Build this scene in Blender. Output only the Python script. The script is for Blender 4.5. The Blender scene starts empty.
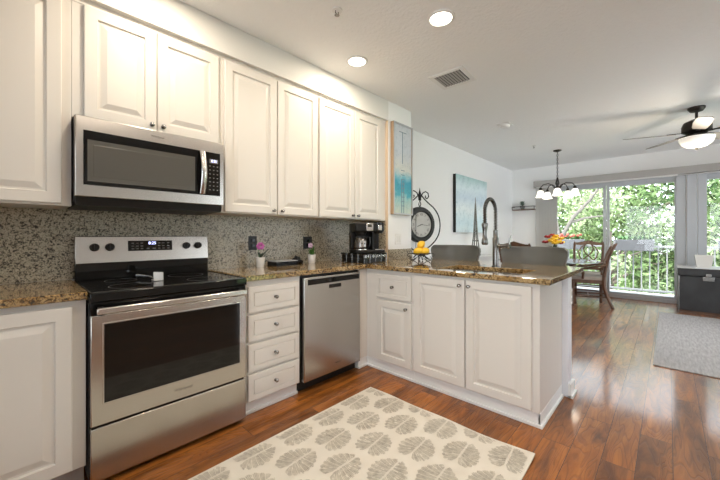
import bpy, bmesh, math, random
import numpy as np
from mathutils import Vector, Matrix
random.seed(7)
PI = math.pi
C = bpy.context.scene.collection
scene = bpy.context.scene

# ------------------------------------------------------------------ camera
cam_d = bpy.data.cameras.new('camera')
cam = bpy.data.objects.new('camera', cam_d); C.objects.link(cam)
YAW = 0.7563
cam.location = (-0.2382, -2.5864, 1.1736)
cam.rotation_euler = (PI / 2, 0, YAW - PI / 2)
cam_d.sensor_width = 36; cam_d.lens = 36 * 327 / 720
cam_d.shift_y = -4.8 / 720
cam_d.clip_start = 0.02; cam_d.clip_end = 300
scene.camera = cam
# ------------------------------------------------------------------ world, sun, exposure
SKY = 4.3
SUN = 6.0
CAN_W = 7.5
W = bpy.data.worlds.new('sky'); scene.world = W; W.use_nodes = True
nt = W.node_tree; nt.nodes.clear()
o_ = nt.nodes.new('ShaderNodeOutputWorld'); b_ = nt.nodes.new('ShaderNodeBackground')
b_.inputs[0].default_value = (0.86, 0.94, 1.0, 1); b_.inputs[1].default_value = SKY
nt.links.new(b_.outputs[0], o_.inputs[0])
sun_d = bpy.data.lights.new('sun', 'SUN'); sun_d.energy = SUN; sun_d.angle = 0.02; sun_d.color = (1, .97, .9)
sun = bpy.data.objects.new('sun', sun_d); C.objects.link(sun)
sun.rotation_euler = Vector((0.45, -0.35, -0.9)).to_track_quat('-Z', 'Y').to_euler()
scene.view_settings.view_transform = 'Standard'
scene.view_settings.look = 'None'
scene.view_settings.exposure = 0.32
scene.view_settings.gamma = 1.0
scene.view_settings.use_curve_mapping = False
try:
    scene.cycles.max_bounces = 8; scene.cycles.diffuse_bounces = 5
    scene.cycles.transparent_max_bounces = 12
    scene.cycles.sample_clamp_indirect = 6
    scene.cycles.caustics_reflective = False; scene.cycles.caustics_refractive = False
except Exception:
    pass

# ------------------------------------------------------------------ materials
def new_mat(name):
    m = bpy.data.materials.new(name); m.use_nodes = True
    return m, m.node_tree, m.node_tree.nodes['Principled BSDF']

def setp(b, **k):
    names = {'rough': 'Roughness', 'metal': 'Metallic', 'coat': 'Coat Weight', 'coat_rough': 'Coat Roughness',
             'spec': 'Specular IOR Level', 'aniso': 'Anisotropic', 'trans': 'Transmission Weight', 'sheen': 'Sheen Weight',
             'emit': 'Emission Strength', 'sss': 'Subsurface Weight'}
    for a, v in k.items():
        b.inputs[names[a]].default_value = v

def N(t, kind, **props):
    n = t.nodes.new(kind)
    for a, v in props.items():
        setattr(n, a, v)
    return n

def col4(c): return (c[0], c[1], c[2], 1)

def simple(name, c, rough=.5, metal=0, var=0.0, vscale=6, bump=0.0, bscale=60, stretch=None, **k):
    m, t, b = new_mat(name)
    b.inputs['Base Color'].default_value = col4(c)
    setp(b, rough=rough, metal=metal, **k)
    if var or bump:
        tc = N(t, 'ShaderNodeTexCoord'); mp = N(t, 'ShaderNodeMapping')
        if stretch: mp.inputs['Scale'].default_value = stretch
        t.links.new(tc.outputs['Object'], mp.inputs['Vector'])
    if var:
        n = N(t, 'ShaderNodeTexNoise'); n.inputs['Scale'].default_value = vscale; n.inputs['Detail'].default_value = 4
        t.links.new(mp.outputs[0], n.inputs['Vector'])
        r = N(t, 'ShaderNodeValToRGB'); e = r.color_ramp.elements
        e[0].position = .3; e[1].position = .7
        e[0].color = col4([x * (1 - var) for x in c]); e[1].color = col4([min(1, x * (1 + var)) for x in c])
        t.links.new(n.outputs['Fac'], r.inputs[0]); t.links.new(r.outputs[0], b.inputs['Base Color'])
    if bump:
        n2 = N(t, 'ShaderNodeTexNoise'); n2.inputs['Scale'].default_value = bscale; n2.inputs['Detail'].default_value = 3
        t.links.new(mp.outputs[0], n2.inputs['Vector'])
        bp = N(t, 'ShaderNodeBump'); bp.inputs['Strength'].default_value = bump; bp.inputs['Distance'].default_value = .01
        t.links.new(n2.outputs['Fac'], bp.inputs['Height']); t.links.new(bp.outputs[0], b.inputs['Normal'])
    return m

def granite(name, stops, rough, scale, coat=.0, blotch=None):
    m, t, b = new_mat(name)
    tc = N(t, 'ShaderNodeTexCoord')
    n = N(t, 'ShaderNodeTexNoise'); n.inputs['Scale'].default_value = scale; n.inputs['Detail'].default_value = 6; n.inputs['Roughness'].default_value = .68
    n.inputs['Distortion'].default_value = 1.0
    t.links.new(tc.outputs['Object'], n.inputs['Vector'])
    v = N(t, 'ShaderNodeTexVoronoi'); v.inputs['Scale'].default_value = scale * 1.7
    t.links.new(tc.outputs['Object'], v.inputs['Vector'])
    bw = N(t, 'ShaderNodeRGBToBW'); t.links.new(v.outputs['Color'], bw.inputs[0])
    mx = N(t, 'ShaderNodeMath', operation='MULTIPLY_ADD'); mx.inputs[1].default_value = .20
    t.links.new(bw.outputs[0], mx.inputs[0])
    sc = N(t, 'ShaderNodeMath', operation='MULTIPLY_ADD'); sc.inputs[1].default_value = 1.5; sc.inputs[2].default_value = -.345
    t.links.new(n.outputs['Fac'], sc.inputs[0]); t.links.new(sc.outputs[0], mx.inputs[2])
    r = N(t, 'ShaderNodeValToRGB'); e = r.color_ramp.elements
    while len(e) < len(stops): e.new(.5)
    for q, (p, c) in zip(e, stops):
        q.position = p; q.color = col4(c)
    t.links.new(mx.outputs[0], r.inputs[0])
    out = r.outputs[0]
    if blotch:
        n3 = N(t, 'ShaderNodeTexNoise'); n3.inputs['Scale'].default_value = 5; n3.inputs['Detail'].default_value = 3
        t.links.new(tc.outputs['Object'], n3.inputs['Vector'])
        r3 = N(t, 'ShaderNodeValToRGB'); r3.color_ramp.elements[0].position = .42; r3.color_ramp.elements[1].position = .65
        t.links.new(n3.outputs['Fac'], r3.inputs[0])
        mm = N(t, 'ShaderNodeMix', data_type='RGBA', blend_type='MULTIPLY')
        t.links.new(r3.outputs[0], mm.inputs[0]); t.links.new(out, mm.inputs[6]); mm.inputs[7].default_value = col4(blotch)
        out = mm.outputs[2]
    t.links.new(out, b.inputs['Base Color'])
    setp(b, rough=rough, coat=coat, coat_rough=.03)
    return m

def emis(name, c, s, base=(.9, .9, .88)):
    m, t, b = new_mat(name)
    b.inputs['Base Color'].default_value = col4(base); b.inputs['Emission Color'].default_value = col4(c); setp(b, emit=s, rough=.4)
    return m

def glass_pane(name, tint=(1, 1, 1), refl=.08):
    m = bpy.data.materials.new(name); m.use_nodes = True; t = m.node_tree; t.nodes.clear()
    o = N(t, 'ShaderNodeOutputMaterial'); mix = N(t, 'ShaderNodeMixShader')
    tr = N(t, 'ShaderNodeBsdfTransparent'); tr.inputs[0].default_value = col4(tint)
    gl = N(t, 'ShaderNodeBsdfGlossy'); gl.inputs['Roughness'].default_value = .02
    fr = N(t, 'ShaderNodeFresnel'); fr.inputs[0].default_value = 1.45
    t.links.new(fr.outputs[0], mix.inputs[0]); t.links.new(tr.outputs[0], mix.inputs[1]); t.links.new(gl.outputs[0], mix.inputs[2])
    t.links.new(mix.outputs[0], o.inputs[0])
    return m

M = {}
M['cab'] = simple('cabinet_paint', (.70, .67, .625), .42)
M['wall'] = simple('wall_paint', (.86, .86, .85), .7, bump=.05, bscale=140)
M['wall_warm_lit'] = simple('wall_paint_warm_lit', (.66, .52, .37), .7)  # warm lamp light put into the wall colour, for the return's side face
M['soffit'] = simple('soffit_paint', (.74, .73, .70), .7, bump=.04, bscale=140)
M['ceil'] = simple('ceiling_knockdown', (.88, .88, .875), .85, bump=.55, bscale=38)
M['trim'] = simple('trim_paint', (.80, .80, .79), .4)
M['pony'] = simple('half_wall_paint', (.74, .76, .80), .5)
M['frame'] = simple('window_frame_paint', (.47, .49, .52), .4)
M['valance'] = simple('valance_fabric', (.42, .40, .38), .8)
M['blind'] = simple('blind_vinyl', (.62, .61, .59), .6)
M['splash'] = granite('granite_backsplash', [(0, (.010, .009, .008)), (.35, (.028, .025, .021)), (.43, (.17, .15, .115)), (.51, (.44, .39, .29)), (.60, (.62, .56, .43)), (.69, (.20, .18, .145)), (1, (.66, .60, .48))], .32, 80, 0)
M['gran'] = granite('granite_counter', [(0, (.010, .008, .006)), (.34, (.030, .019, .011)), (.43, (.135, .085, .038)), (.52, (.36, .24, .10)), (.62, (.54, .41, .22)), (.76, (.12, .078, .042)), (1, (.58, .48, .32))],   .07, 60, .5, (.72, .62, .48))
M['steel'] = simple('brushed_steel', (.54, .515, .48), .26, 1, aniso=.6)
M['steel_v'] = simple('brushed_steel_upright', (.50, .48, .455), .27, 1, aniso=.4)
M['steel_plain'] = simple('satin_steel', (.62, .61, .59), .24, 1)
M['chrome'] = simple('chrome', (.80, .80, .80), .08, 1)
M['nickel'] = simple('dark_nickel', (.20, .195, .185), .24, 1)
M['knob'] = simple('brushed_knob_metal', (.38, .37, .36), .18, 1)
M['gloss_black'] = simple('gloss_black', (.006, .006, .006), .05, 0, spec=.3)
M['glass_black'] = simple('oven_glass', (.010, .009, .008), .03, 0, spec=.35)
M['mesh_glass'] = simple('microwave_screen', (.085, .082, .072), .2)
M['satin_black'] = simple('satin_black', (.010, .010, .010), .42, spec=.35)
M['iron'] = simple('wrought_iron', (.025, .025, .028), .45, .6)
M['bronze'] = simple('dark_bronze', (.03, .024, .02), .4, .6)
M['white_cer'] = simple('white_ceramic', (.80, .79, .76), .25)
M['ring'] = simple('burner_ring', (.035, .035, .035), .3)
M['plastic_white'] = simple('white_plastic', (.80, .79, .77), .35)
M['plate_edge'] = simple('outlet_holes', (.25, .25, .25), .5)
M['lcd'] = emis('lcd_digits', (.45, .5, 1), 3.0)
M['key'] = simple('key_print', (.22, .22, .22), .5)
M['ink'] = simple('badge_ink', (.10, .09, .08), .5)
M['lens'] = emis('lamp_lens', (1, .90, .74), 9.0)
M['shade'] = emis('frosted_shade', (1, .93, .82), 0.9)
M['bowl'] = emis('frosted_bowl', (1, .90, .74), .3)
M['stool'] = simple('grey_leatherette', (.135, .135, .122), .5, var=.06, vscale=9)
M['stool_leg'] = simple('dark_stool_wood', (.035, .022, .016), .4)
M['wood'] = simple('antique_brown_wood', (.12, .058, .032), .35, var=.35, vscale=14, stretch=(1, 1, .3))
M['wood2'] = simple('light_frame_wood', (.36, .25, .15), .5, var=.2, vscale=10, stretch=(6, 6, .6))
M['upholstery'] = simple('beige_seat_fabric', (.42, .37, .32), .85, bump=.2, bscale=300)
M['glass'] = glass_pane('window_glass')
M['glass_top'] = simple('table_glass', (.42, .50, .50), .04, 0, spec=.8, coat=.5)
M['carafe'] = simple('carafe_glass', (.05, .045, .04), .03, 0, coat=1.0, spec=.9)
M['lemon'] = simple('lemon_peel', (.88, .53, .03), .4, bump=.25, bscale=120)
M['leaf'] = simple('leaf_green', (.06, .17, .035), .45, var=.3, vscale=25)
M['leaf_dk'] = simple('leaf_dark', (.03, .06, .03), .45)
M['sage'] = simple('sage_leaf', (.18, .24, .20), .7)
M['pink'] = simple('orchid_petal', (.50, .10, .36), .5)
M['lilac'] = simple('lilac_petal', (.55, .38, .52), .5)
M['yellow'] = simple('yellow_petal', (.85, .50, .02), .5)
M['red'] = simple('red_petal', (.35, .02, .02), .5)
M['trunk'] = simple('charcoal_trunk', (.030, .031, .034), .5, var=.3, vscale=5)
M['trunk_top'] = simple('pale_trunk_trim', (.62, .64, .66), .4)
M['rug'] = simple('rug_pile', (.68, .64, .565), .95, bump=.3, bscale=260)
M['rug_leaf'] = simple('rug_leaf_print', (.48, .445, .38), .95, var=.22, vscale=45)
M['grey_rug'] = simple('grey_rug_pile', (.42, .405, .41), .95, var=.2, vscale=9, stretch=(1, 6, 1), bump=.3, bscale=200)
M['rail'] = simple('railing_paint', (.36, .37, .38), .5)
M['planter'] = simple('planter_plastic', (.17, .175, .19), .5)
M['soil'] = simple('soil', (.06, .04, .03), .9)
M['bark'] = simple('bark', (.16, .13, .11), .9, bump=.5, bscale=20)
M['grass'] = simple('lawn', (.20, .30, .10), .9, var=.3, vscale=.6)
M['concrete'] = simple('balcony_concrete', (.55, .56, .56), .8, var=.08, vscale=3)
M['face'] = simple('clock_paper', (.52, .51, .48), .6, var=.08, vscale=8)
M['console'] = simple('console_white', (.70, .70, .69), .45)

def foliage_mat(name, c):
    m = bpy.data.materials.new(name); m.use_nodes = True; t = m.node_tree; t.nodes.clear()
    o = N(t, 'ShaderNodeOutputMaterial'); mix = N(t, 'ShaderNodeMixShader'); mix.inputs[0].default_value = .45
    d = N(t, 'ShaderNodeBsdfDiffuse'); tl = N(t, 'ShaderNodeBsdfTranslucent')
    gi = N(t, 'ShaderNodeNewGeometry'); r = N(t, 'ShaderNodeValToRGB')
    r.color_ramp.elements[0].color = col4([x * .30 for x in c]); r.color_ramp.elements[1].color = col4([min(.95, x * 1.75) for x in c])
    t.links.new(gi.outputs['Random Per Island'], r.inputs[0])
    t.links.new(r.outputs[0], d.inputs[0]); t.links.new(r.outputs[0], tl.inputs[0])
    t.links.new(d.outputs[0], mix.inputs[1]); t.links.new(tl.outputs[0], mix.inputs[2]); t.links.new(mix.outputs[0], o.inputs[0])
    return m
M['fol'] = foliage_mat('foliage_mid', (.19, .27, .12))
M['fol2'] = foliage_mat('foliage_light', (.36, .43, .26))
M['fol3'] = foliage_mat('foliage_deep', (.07, .13, .05))

def floor_mat():
    m, t, b = new_mat('handscraped_planks')
    tc = N(t, 'ShaderNodeTexCoord')
    br = N(t, 'ShaderNodeTexBrick'); br.offset = .37; br.offset_frequency = 2
    br.inputs['Scale'].default_value = 1; br.inputs['Brick Width'].default_value = 1.15; br.inputs['Row Height'].default_value = .137
    br.inputs['Mortar Size'].default_value = .0016; br.inputs['Mortar Smooth'].default_value = .2
    br.inputs['Color1'].default_value = (.0, .0, .0, 1); br.inputs['Color2'].default_value = (1, 1, 1, 1); br.inputs['Mortar'].default_value = (.5, .5, .5, 1)
    t.links.new(tc.outputs['Object'], br.inputs['Vector'])
    # per-plank offset so the grain differs between planks
    add = N(t, 'ShaderNodeVectorMath', operation='MULTIPLY_ADD')
    add.inputs[1].default_value = (7, 3, 5)
    t.links.new(br.outputs['Color'], add.inputs[0]); t.links.new(tc.outputs['Object'], add.inputs[2])
    mp = N(t, 'ShaderNodeMapping'); mp.inputs['Scale'].default_value = (1.3, 8, 1)
    t.links.new(add.outputs[0], mp.inputs['Vector'])
    n = N(t, 'ShaderNodeTexNoise'); n.inputs['Scale'].default_value = 1.6; n.inputs['Detail'].default_value = 5; n.inputs['Roughness'].default_value = .6
    n.inputs['Distortion'].default_value = .8
    t.links.new(mp.outputs[0], n.inputs['Vector'])
    # cathedral grain: contour lines of a stretched noise
    n2 = N(t, 'ShaderNodeTexNoise'); n2.inputs['Scale'].default_value = 1.1; n2.inputs['Detail'].default_value = 2.0; n2.inputs['Distortion'].default_value = .3
    t.links.new(mp.outputs[0], n2.inputs['Vector'])
    mul = N(t, 'ShaderNodeMath', operation='MULTIPLY'); mul.inputs[1].default_value = 95
    t.links.new(n2.outputs['Fac'], mul.inputs[0])
    sn = N(t, 'ShaderNodeMath', operation='SINE'); t.links.new(mul.outputs[0], sn.inputs[0])
    mr = N(t, 'ShaderNodeMapRange'); mr.inputs['From Min'].default_value = .35; mr.inputs['From Max'].default_value = 1.0
    t.links.new(sn.outputs[0], mr.inputs[0])
    r = N(t, 'ShaderNodeValToRGB'); e = r.color_ramp.elements
    e[0].position = .3; e[0].color = (.115, .037, .008, 1); e[1].position = .72; e[1].color = (.43, .150, .026, 1)
    t.links.new(n.outputs['Fac'], r.inputs[0])
    mx = N(t, 'ShaderNodeMix', data_type='RGBA', blend_type='MIX')
    mm = N(t, 'ShaderNodeMath', operation='MULTIPLY'); mm.inputs[1].default_value = .38
    t.links.new(mr.outputs[0], mm.inputs[0]); t.links.new(mm.outputs[0], mx.inputs[0])
    t.links.new(r.outputs[0], mx.inputs[6]); mx.inputs[7].default_value = (.10, .035, .014, 1)
    # plank to plank tone
    hv = N(t, 'ShaderNodeHueSaturation'); t.links.new(mx.outputs[2], hv.inputs['Color'])
    m2 = N(t, 'ShaderNodeMapRange'); m2.inputs['To Min'].default_value = .72; m2.inputs['To Max'].default_value = 1.22
    t.links.new(br.outputs['Color'], m2.inputs[0]); t.links.new(m2.outputs[0], hv.inputs['Value'])
    mo = N(t, 'ShaderNodeMix', data_type='RGBA'); t.links.new(br.outputs['Fac'], mo.inputs[0]); t.links.new(hv.outputs[0], mo.inputs[6]); mo.inputs[7].default_value = (.05, .02, .01, 1)
    t.links.new(mo.outputs[2], b.inputs['Base Color'])
    ad = N(t, 'ShaderNodeMath', operation='MULTIPLY_ADD'); ad.inputs[1].default_value = -.35
    t.links.new(mr.outputs[0], ad.inputs[0]); t.links.new(n.outputs['Fac'], ad.inputs[2])
    a2 = N(t, 'ShaderNodeMath', operation='SUBTRACT'); t.links.new(ad.outputs[0], a2.inputs[0]); t.links.new(br.outputs['Fac'], a2.inputs[1])
    bp = N(t, 'ShaderNodeBump'); bp.inputs['Strength'].default_value = .5; bp.inputs['Distance'].default_value = .004
    t.links.new(a2.outputs[0], bp.inputs['Height']); t.links.new(bp.outputs[0], b.inputs['Normal'])
    setp(b, rough=.38, coat=.6, coat_rough=.11, spec=.2)
    return m
M['floor'] = floor_mat()

def picture_mat(name, z0, z1, stops, streak):
    """printed picture: colour bands by height broken up by noise"""
    m, t, b = new_mat(name)
    tc = N(t, 'ShaderNodeTexCoord'); sx = N(t, 'ShaderNodeSeparateXYZ'); t.links.new(tc.outputs['Object'], sx.inputs[0])
    n = N(t, 'ShaderNodeTexNoise'); n.inputs['Scale'].default_value = streak; n.inputs['Detail'].default_value = 6
    t.links.new(tc.outputs['Object'], n.inputs['Vector'])
    mr = N(t, 'ShaderNodeMapRange'); mr.inputs['From Min'].default_value = z0; mr.inputs['From Max'].default_value = z1
    t.links.new(sx.outputs['Z'], mr.inputs[0])
    ad = N(t, 'ShaderNodeMath', operation='MULTIPLY_ADD'); ad.inputs[1].default_value = .22; t.links.new(n.outputs['Fac'], ad.inputs[0])
    sb = N(t, 'ShaderNodeMath', operation='SUBTRACT'); sb.inputs[1].default_value = .11; t.links.new(mr.outputs[0], sb.inputs[0]); t.links.new(sb.outputs[0], ad.inputs[2])
    r = N(t, 'ShaderNodeValToRGB'); e = r.color_ramp.elements
    while len(e) < len(stops): e.new(.5)
    for q, (p, c) in zip(e, stops): q.position = p; q.color = col4(c)
    t.links.new(ad.outputs[0], r.inputs[0])
    v = N(t, 'ShaderNodeTexNoise'); v.inputs['Scale'].default_value = streak * 3; v.inputs['Detail'].default_value = 8; v.inputs['Roughness'].default_value = .8
    t.links.new(tc.outputs['Object'], v.inputs['Vector'])
    r2 = N(t, 'ShaderNodeValToRGB'); r2.color_ramp.elements[0].position = .32; r2.color_ramp.elements[0].color = (.45, .55, .6, 1); r2.color_ramp.elements[1].position = .5
    t.links.new(v.outputs['Fac'], r2.inputs[0])
    mm = N(t, 'ShaderNodeMix', data_type='RGBA', blend_type='MULTIPLY'); mm.inputs[0].default_value = .6
    t.links.new(r.outputs[0], mm.inputs[6]); t.links.new(r2.outputs[0], mm.inputs[7]); t.links.new(mm.outputs[2], b.inputs['Base Color'])
    setp(b, rough=.35)
    return m

# ------------------------------------------------------------------ mesh helpers
class MB:
    def __init__(s): s.v = []; s.f = []; s.mi = []; s.cur = 0
    def add(s, vs, fs):
        o = len(s.v); s.v += [tuple(x) for x in vs]; s.f += [tuple(o + i for i in f) for f in fs]; s.mi += [s.cur] * len(fs); return s
    def box(s, x0, x1, y0, y1, z0, z1):
        x0, x1 = min(x0, x1), max(x0, x1); y0, y1 = min(y0, y1), max(y0, y1); z0, z1 = min(z0, z1), max(z0, z1)
        vs = [(x, y, z) for z in (z0, z1) for (x, y) in ((x0, y0), (x1, y0), (x1, y1), (x0, y1))]
        return s.add(vs, [(3, 2, 1, 0), (4, 5, 6, 7), (0, 1, 5, 4), (1, 2, 6, 5), (2, 3, 7, 6), (3, 0, 4, 7)])
    def prism(s, poly, z0, z1):
        n = len(poly); vs = [(x, y, z0) for x, y in poly] + [(x, y, z1) for x, y in poly]
        return s.add(vs, [tuple(range(n))[::-1], tuple(range(n, 2 * n))] + [(i, (i + 1) % n, n + (i + 1) % n, n + i) for i in range(n)])
    def extr(s, poly3, d):
        n = len(poly3); d = Vector(d); a = [Vector(p) for p in poly3]
        return s.add(a + [p + d for p in a], [tuple(range(n))[::-1], tuple(range(n, 2 * n))] + [(i, (i + 1) % n, n + (i + 1) % n, n + i) for i in range(n)])
    def lathe(s, prof, c=(0, 0, 0), seg=24, axis='z', close=True):
        vs = []; n = len(prof)
        for r, h in prof:
            for k in range(seg):
                a = 2 * PI * k / seg
                p = (r * math.cos(a), r * math.sin(a), h)
                if axis == 'y': p = (p[0], p[2], p[1])
                if axis == 'x': p = (p[2], p[0], p[1])
                vs.append((c[0] + p[0], c[1] + p[1], c[2] + p[2]))
        fs = [(i * seg + k, i * seg + (k + 1) % seg, (i + 1) * seg + (k + 1) % seg, (i + 1) * seg + k) for i in range(n - 1) for k in range(seg)]
        if close:
            fs.append(tuple(range(seg))[::-1]); fs.append(tuple((n - 1) * seg + k for k in range(seg)))
        return s.add(vs, fs)
    def tube(s, pts, r, seg=10, flat=1.0, cap=True, up=None):
        pts = [Vector(p) for p in pts]; n = len(pts)
        rr = r if isinstance(r, (list, tuple)) else [r] * n
        T = [(pts[min(i + 1, n - 1)] - pts[max(i - 1, 0)]).normalized() for i in range(n)]
        u = Vector(up) if up else (Vector((0, 0, 1)) if abs(T[0].z) < .9 else Vector((1, 0, 0)))
        vs = []
        for i in range(n):
            u = (u - T[i] * u.dot(T[i])); u = u.normalized() if u.length > 1e-6 else T[i].orthogonal().normalized()
            w = T[i].cross(u)
            for k in range(seg):
                a = 2 * PI * k / seg
                vs.append(pts[i] + u * (rr[i] * math.cos(a)) + w * (rr[i] * flat * math.sin(a)))
        fs = [(i * seg + k, i * seg + (k + 1) % seg, (i + 1) * seg + (k + 1) % seg, (i + 1) * seg + k) for i in range(n - 1) for k in range(seg)]
        if cap: fs += [tuple(range(seg))[::-1], tuple((n - 1) * seg + k for k in range(seg))]
        return s.add(vs, fs)
    def sphere(s, c, r, seg=16, rings=10, sq=(1, 1, 1)):
        prof = [(max(1e-4, math.sin(PI * i / rings)), -math.cos(PI * i / rings)) for i in range(rings + 1)]
        vs = []; 
        for q, h in prof:
            for k in range(seg):
                a = 2 * PI * k / seg
                vs.append((c[0] + r * sq[0] * q * math.cos(a), c[1] + r * sq[1] * q * math.sin(a), c[2] + r * sq[2] * h))
        n = len(prof)
        fs = [(i * seg + k, i * seg + (k + 1) % seg, (i + 1) * seg + (k + 1) % seg, (i + 1) * seg + k) for i in range(n - 1) for k in range(seg)]
        fs += [tuple(range(seg))[::-1], tuple((n - 1) * seg + k for k in range(seg))]
        return s.add(vs, fs)
    def panel(s, mapf, a0, a1, z0, z1, loops):
        """nested rectangle relief: loops = (inset, height)"""
        rings = []
        for i, h in loops:
            o = len(s.v)
            s.v += [tuple(mapf(a, z, h)) for a, z in ((a0 + i, z0 + i), (a1 - i, z0 + i), (a1 - i, z1 - i), (a0 + i, z1 - i))]
            rings.append(o)
        for p, q in zip(rings, rings[1:]):
            for k in range(4):
                s.f.append((p + k, p + (k + 1) % 4, q + (k + 1) % 4, q + k)); s.mi.append(s.cur)
        q = rings[-1]; s.f.append((q, q + 1, q + 2, q + 3)); s.mi.append(s.cur)
        p = rings[0]; s.f.append((p + 3, p + 2, p + 1, p)); s.mi.append(s.cur)
        return s
    def xf(s, mat, start=0):
        s.v = s.v[:start] + [tuple(mat @ Vector(p)) for p in s.v[start:]]; return s

def wpos(o):
    v = Vector((0, 0, 0))
    while o: v += o.location; o = o.parent
    return v

def obj(name, mb, m, parent=None, smooth=False, bevel=0, seg=2, local=False):
    me = bpy.data.meshes.new(name)
    off = Vector((0, 0, 0)) if (local or parent is None) else wpos(parent)
    me.from_pydata([Vector(p) - off for p in mb.v], [], mb.f)
    ms = m if isinstance(m, (list, tuple)) else [m]
    for q in ms: me.materials.append(M[q] if isinstance(q, str) else q)
    if len(ms) > 1: me.polygons.foreach_set('material_index', mb.mi)
    bm = bmesh.new(); bm.from_mesh(me); bmesh.ops.recalc_face_normals(bm, faces=bm.faces); bm.to_mesh(me); bm.free()
    o = bpy.data.objects.new(name, me); C.objects.link(o)
    if parent: o.parent = parent
    if smooth:
        me.polygons.foreach_set('use_smooth', [True] * len(me.polygons))
        try: me.set_sharp_from_angle(angle=math.radians(40))
        except Exception: pass
    if bevel:
        b = o.modifiers.new('bevel', 'BEVEL'); b.width = bevel; b.segments = seg; b.limit_method = 'ANGLE'; b.angle_limit = .6
        me.polygons.foreach_set('use_smooth', [True] * len(me.polygons))
        b.harden_normals = False
        try: me.set_sharp_from_angle(angle=math.radians(35))
        except Exception: pass
    return o

def tag(o, label, cat, group=None, kind=None):
    o['label'] = label; o['category'] = cat
    if group: o['group'] = group
    if kind: o['kind'] = kind
    return o

def thing(name, label, cat, loc=(0, 0, 0), rotz=0, group=None):
    o = bpy.data.objects.new(name, None); C.objects.link(o); o.empty_display_size = .05
    o.location = loc; o.rotation_euler = (0, 0, rotz)
    return tag(o, label, cat, group)

def struct(name, mb, m, **k):
    o = obj(name, mb, m, **k); o['kind'] = 'structure'; return o

def dup(root, loc, rotz=None, label=None):
    r = root.copy(); C.objects.link(r); r.location = loc
    if rotz is not None: r.rotation_euler = (0, 0, rotz)
    if label: r['label'] = label
    for ch in list(root.children):
        c = ch.copy(); C.objects.link(c); c.parent = r
        for g in list(ch.children):
            d = g.copy(); C.objects.link(d); d.parent = c
    return r

def text(name, body, size, loc, rot, m, parent=None, extrude=.0004):
    cu = bpy.data.curves.new(name, 'FONT'); cu.body = body; cu.size = size; cu.extrude = extrude; cu.align_x = 'CENTER'; cu.align_y = 'CENTER'
    cu.materials.append(M[m]); o = bpy.data.objects.new(name, cu); C.objects.link(o)
    o.location = Vector(loc) - (wpos(parent) if parent else Vector((0, 0, 0))); o.rotation_euler = rot
    dg = bpy.context.evaluated_depsgraph_get(); me = bpy.data.meshes.new_from_object(o.evaluated_get(dg))
    q = bpy.data.objects.new(name, me); C.objects.link(q); q.location = o.location; q.rotation_euler = o.rotation_euler
    bpy.data.objects.remove(o, do_unlink=True); o = q; o.name = name
    if not me.materials: me.materials.append(M[m])
    if parent: o.parent = parent
    return o

def lamp(name, kind, loc, energy, color, parent=None, size=.1, rot=(0, 0, 0)):
    d = bpy.data.lights.new(name, kind); d.energy = energy; d.color = color
    if kind == 'AREA': d.shape = 'DISK'; d.size = size
    else: d.shadow_soft_size = size
    o = bpy.data.objects.new(name, d); C.objects.link(o); o.rotation_euler = rot
    o.location = Vector(loc) - (wpos(parent) if parent else Vector((0, 0, 0)))
    if parent: o.parent = parent
    return o

def arc(c, r, a0, a1, n, plane='xz'):
    out = []
    for i in range(n + 1):
        a = math.radians(a0 + (a1 - a0) * i / n); p, q = r * math.cos(a), r * math.sin(a)
        out.append((c[0] + p, c[1], c[2] + q) if plane == 'xz' else ((c[0], c[1] + p, c[2] + q) if plane == 'yz' else (c[0] + p, c[1] + q, c[2])))
    return out

# ================================================================== structure
CEIL = 2.64; XL, XF, YR = -2.0, 7.55, -5.3
struct('floor', MB().box(XL - .1, XF + .12, YR - .1, .1, -.12, 0), 'floor')
struct('ceiling', MB().box(XL - .1, XF + .15, YR - .1, .1, CEIL, CEIL + .12), 'ceil')
struct('wall_back', MB().box(XL - .1, XF + .12, 0, .1, 0, CEIL), 'wall')
wl = MB(); wl.box(XL - .1, XL, YR, 0, 0, .5); wl.box(XL - .1, XL, YR, 0, 2.4, CEIL); wl.box(XL - .1, XL, -1.2, 0, .5, 2.4); wl.box(XL - .1, XL, YR, -4.9, .5, 2.4)
struct('wall_left', wl, 'wall')
# far wall: solid strip by the corner, header over the sliding doors, post between the door units
fw = MB(); fw.box(XF, XF + .12, -.50, 0, 0, CEIL); fw.box(XF, XF + .12, YR, -.50, 2.19, CEIL)
fw.box(XF, XF + .12, -3.00, -2.80, 0, 2.19); fw.box(XF, XF + .12, YR, -4.72, 0, 2.19)
struct('wall_far', fw, 'wall')
# right wall with one wide window opening (unseen, added to let in fill light)
rw = MB(); rw.box(XL, XF, YR - .1, YR, 0, .1); rw.box(XL, XF, YR - .1, YR, 2.45, CEIL); rw.box(XL, 2.9, YR - .1, YR, .1, 2.45); rw.box(7.2, XF, YR - .1, YR, .1, 2.45)
struct('wall_right', rw, 'wall')
# soffit above the cupboards and the wall return that ends the kitchen run
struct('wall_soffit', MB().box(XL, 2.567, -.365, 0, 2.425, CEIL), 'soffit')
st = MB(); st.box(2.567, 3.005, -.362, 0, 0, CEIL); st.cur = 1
st.box(2.560, 2.567, -.362, 0, 1.335, 2.425)  # thin side skin, coloured as if lit by the warm cans
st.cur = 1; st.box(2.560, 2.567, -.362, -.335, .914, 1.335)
struct('wall_return', st, ['wall', 'wall_warm_lit'])
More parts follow.
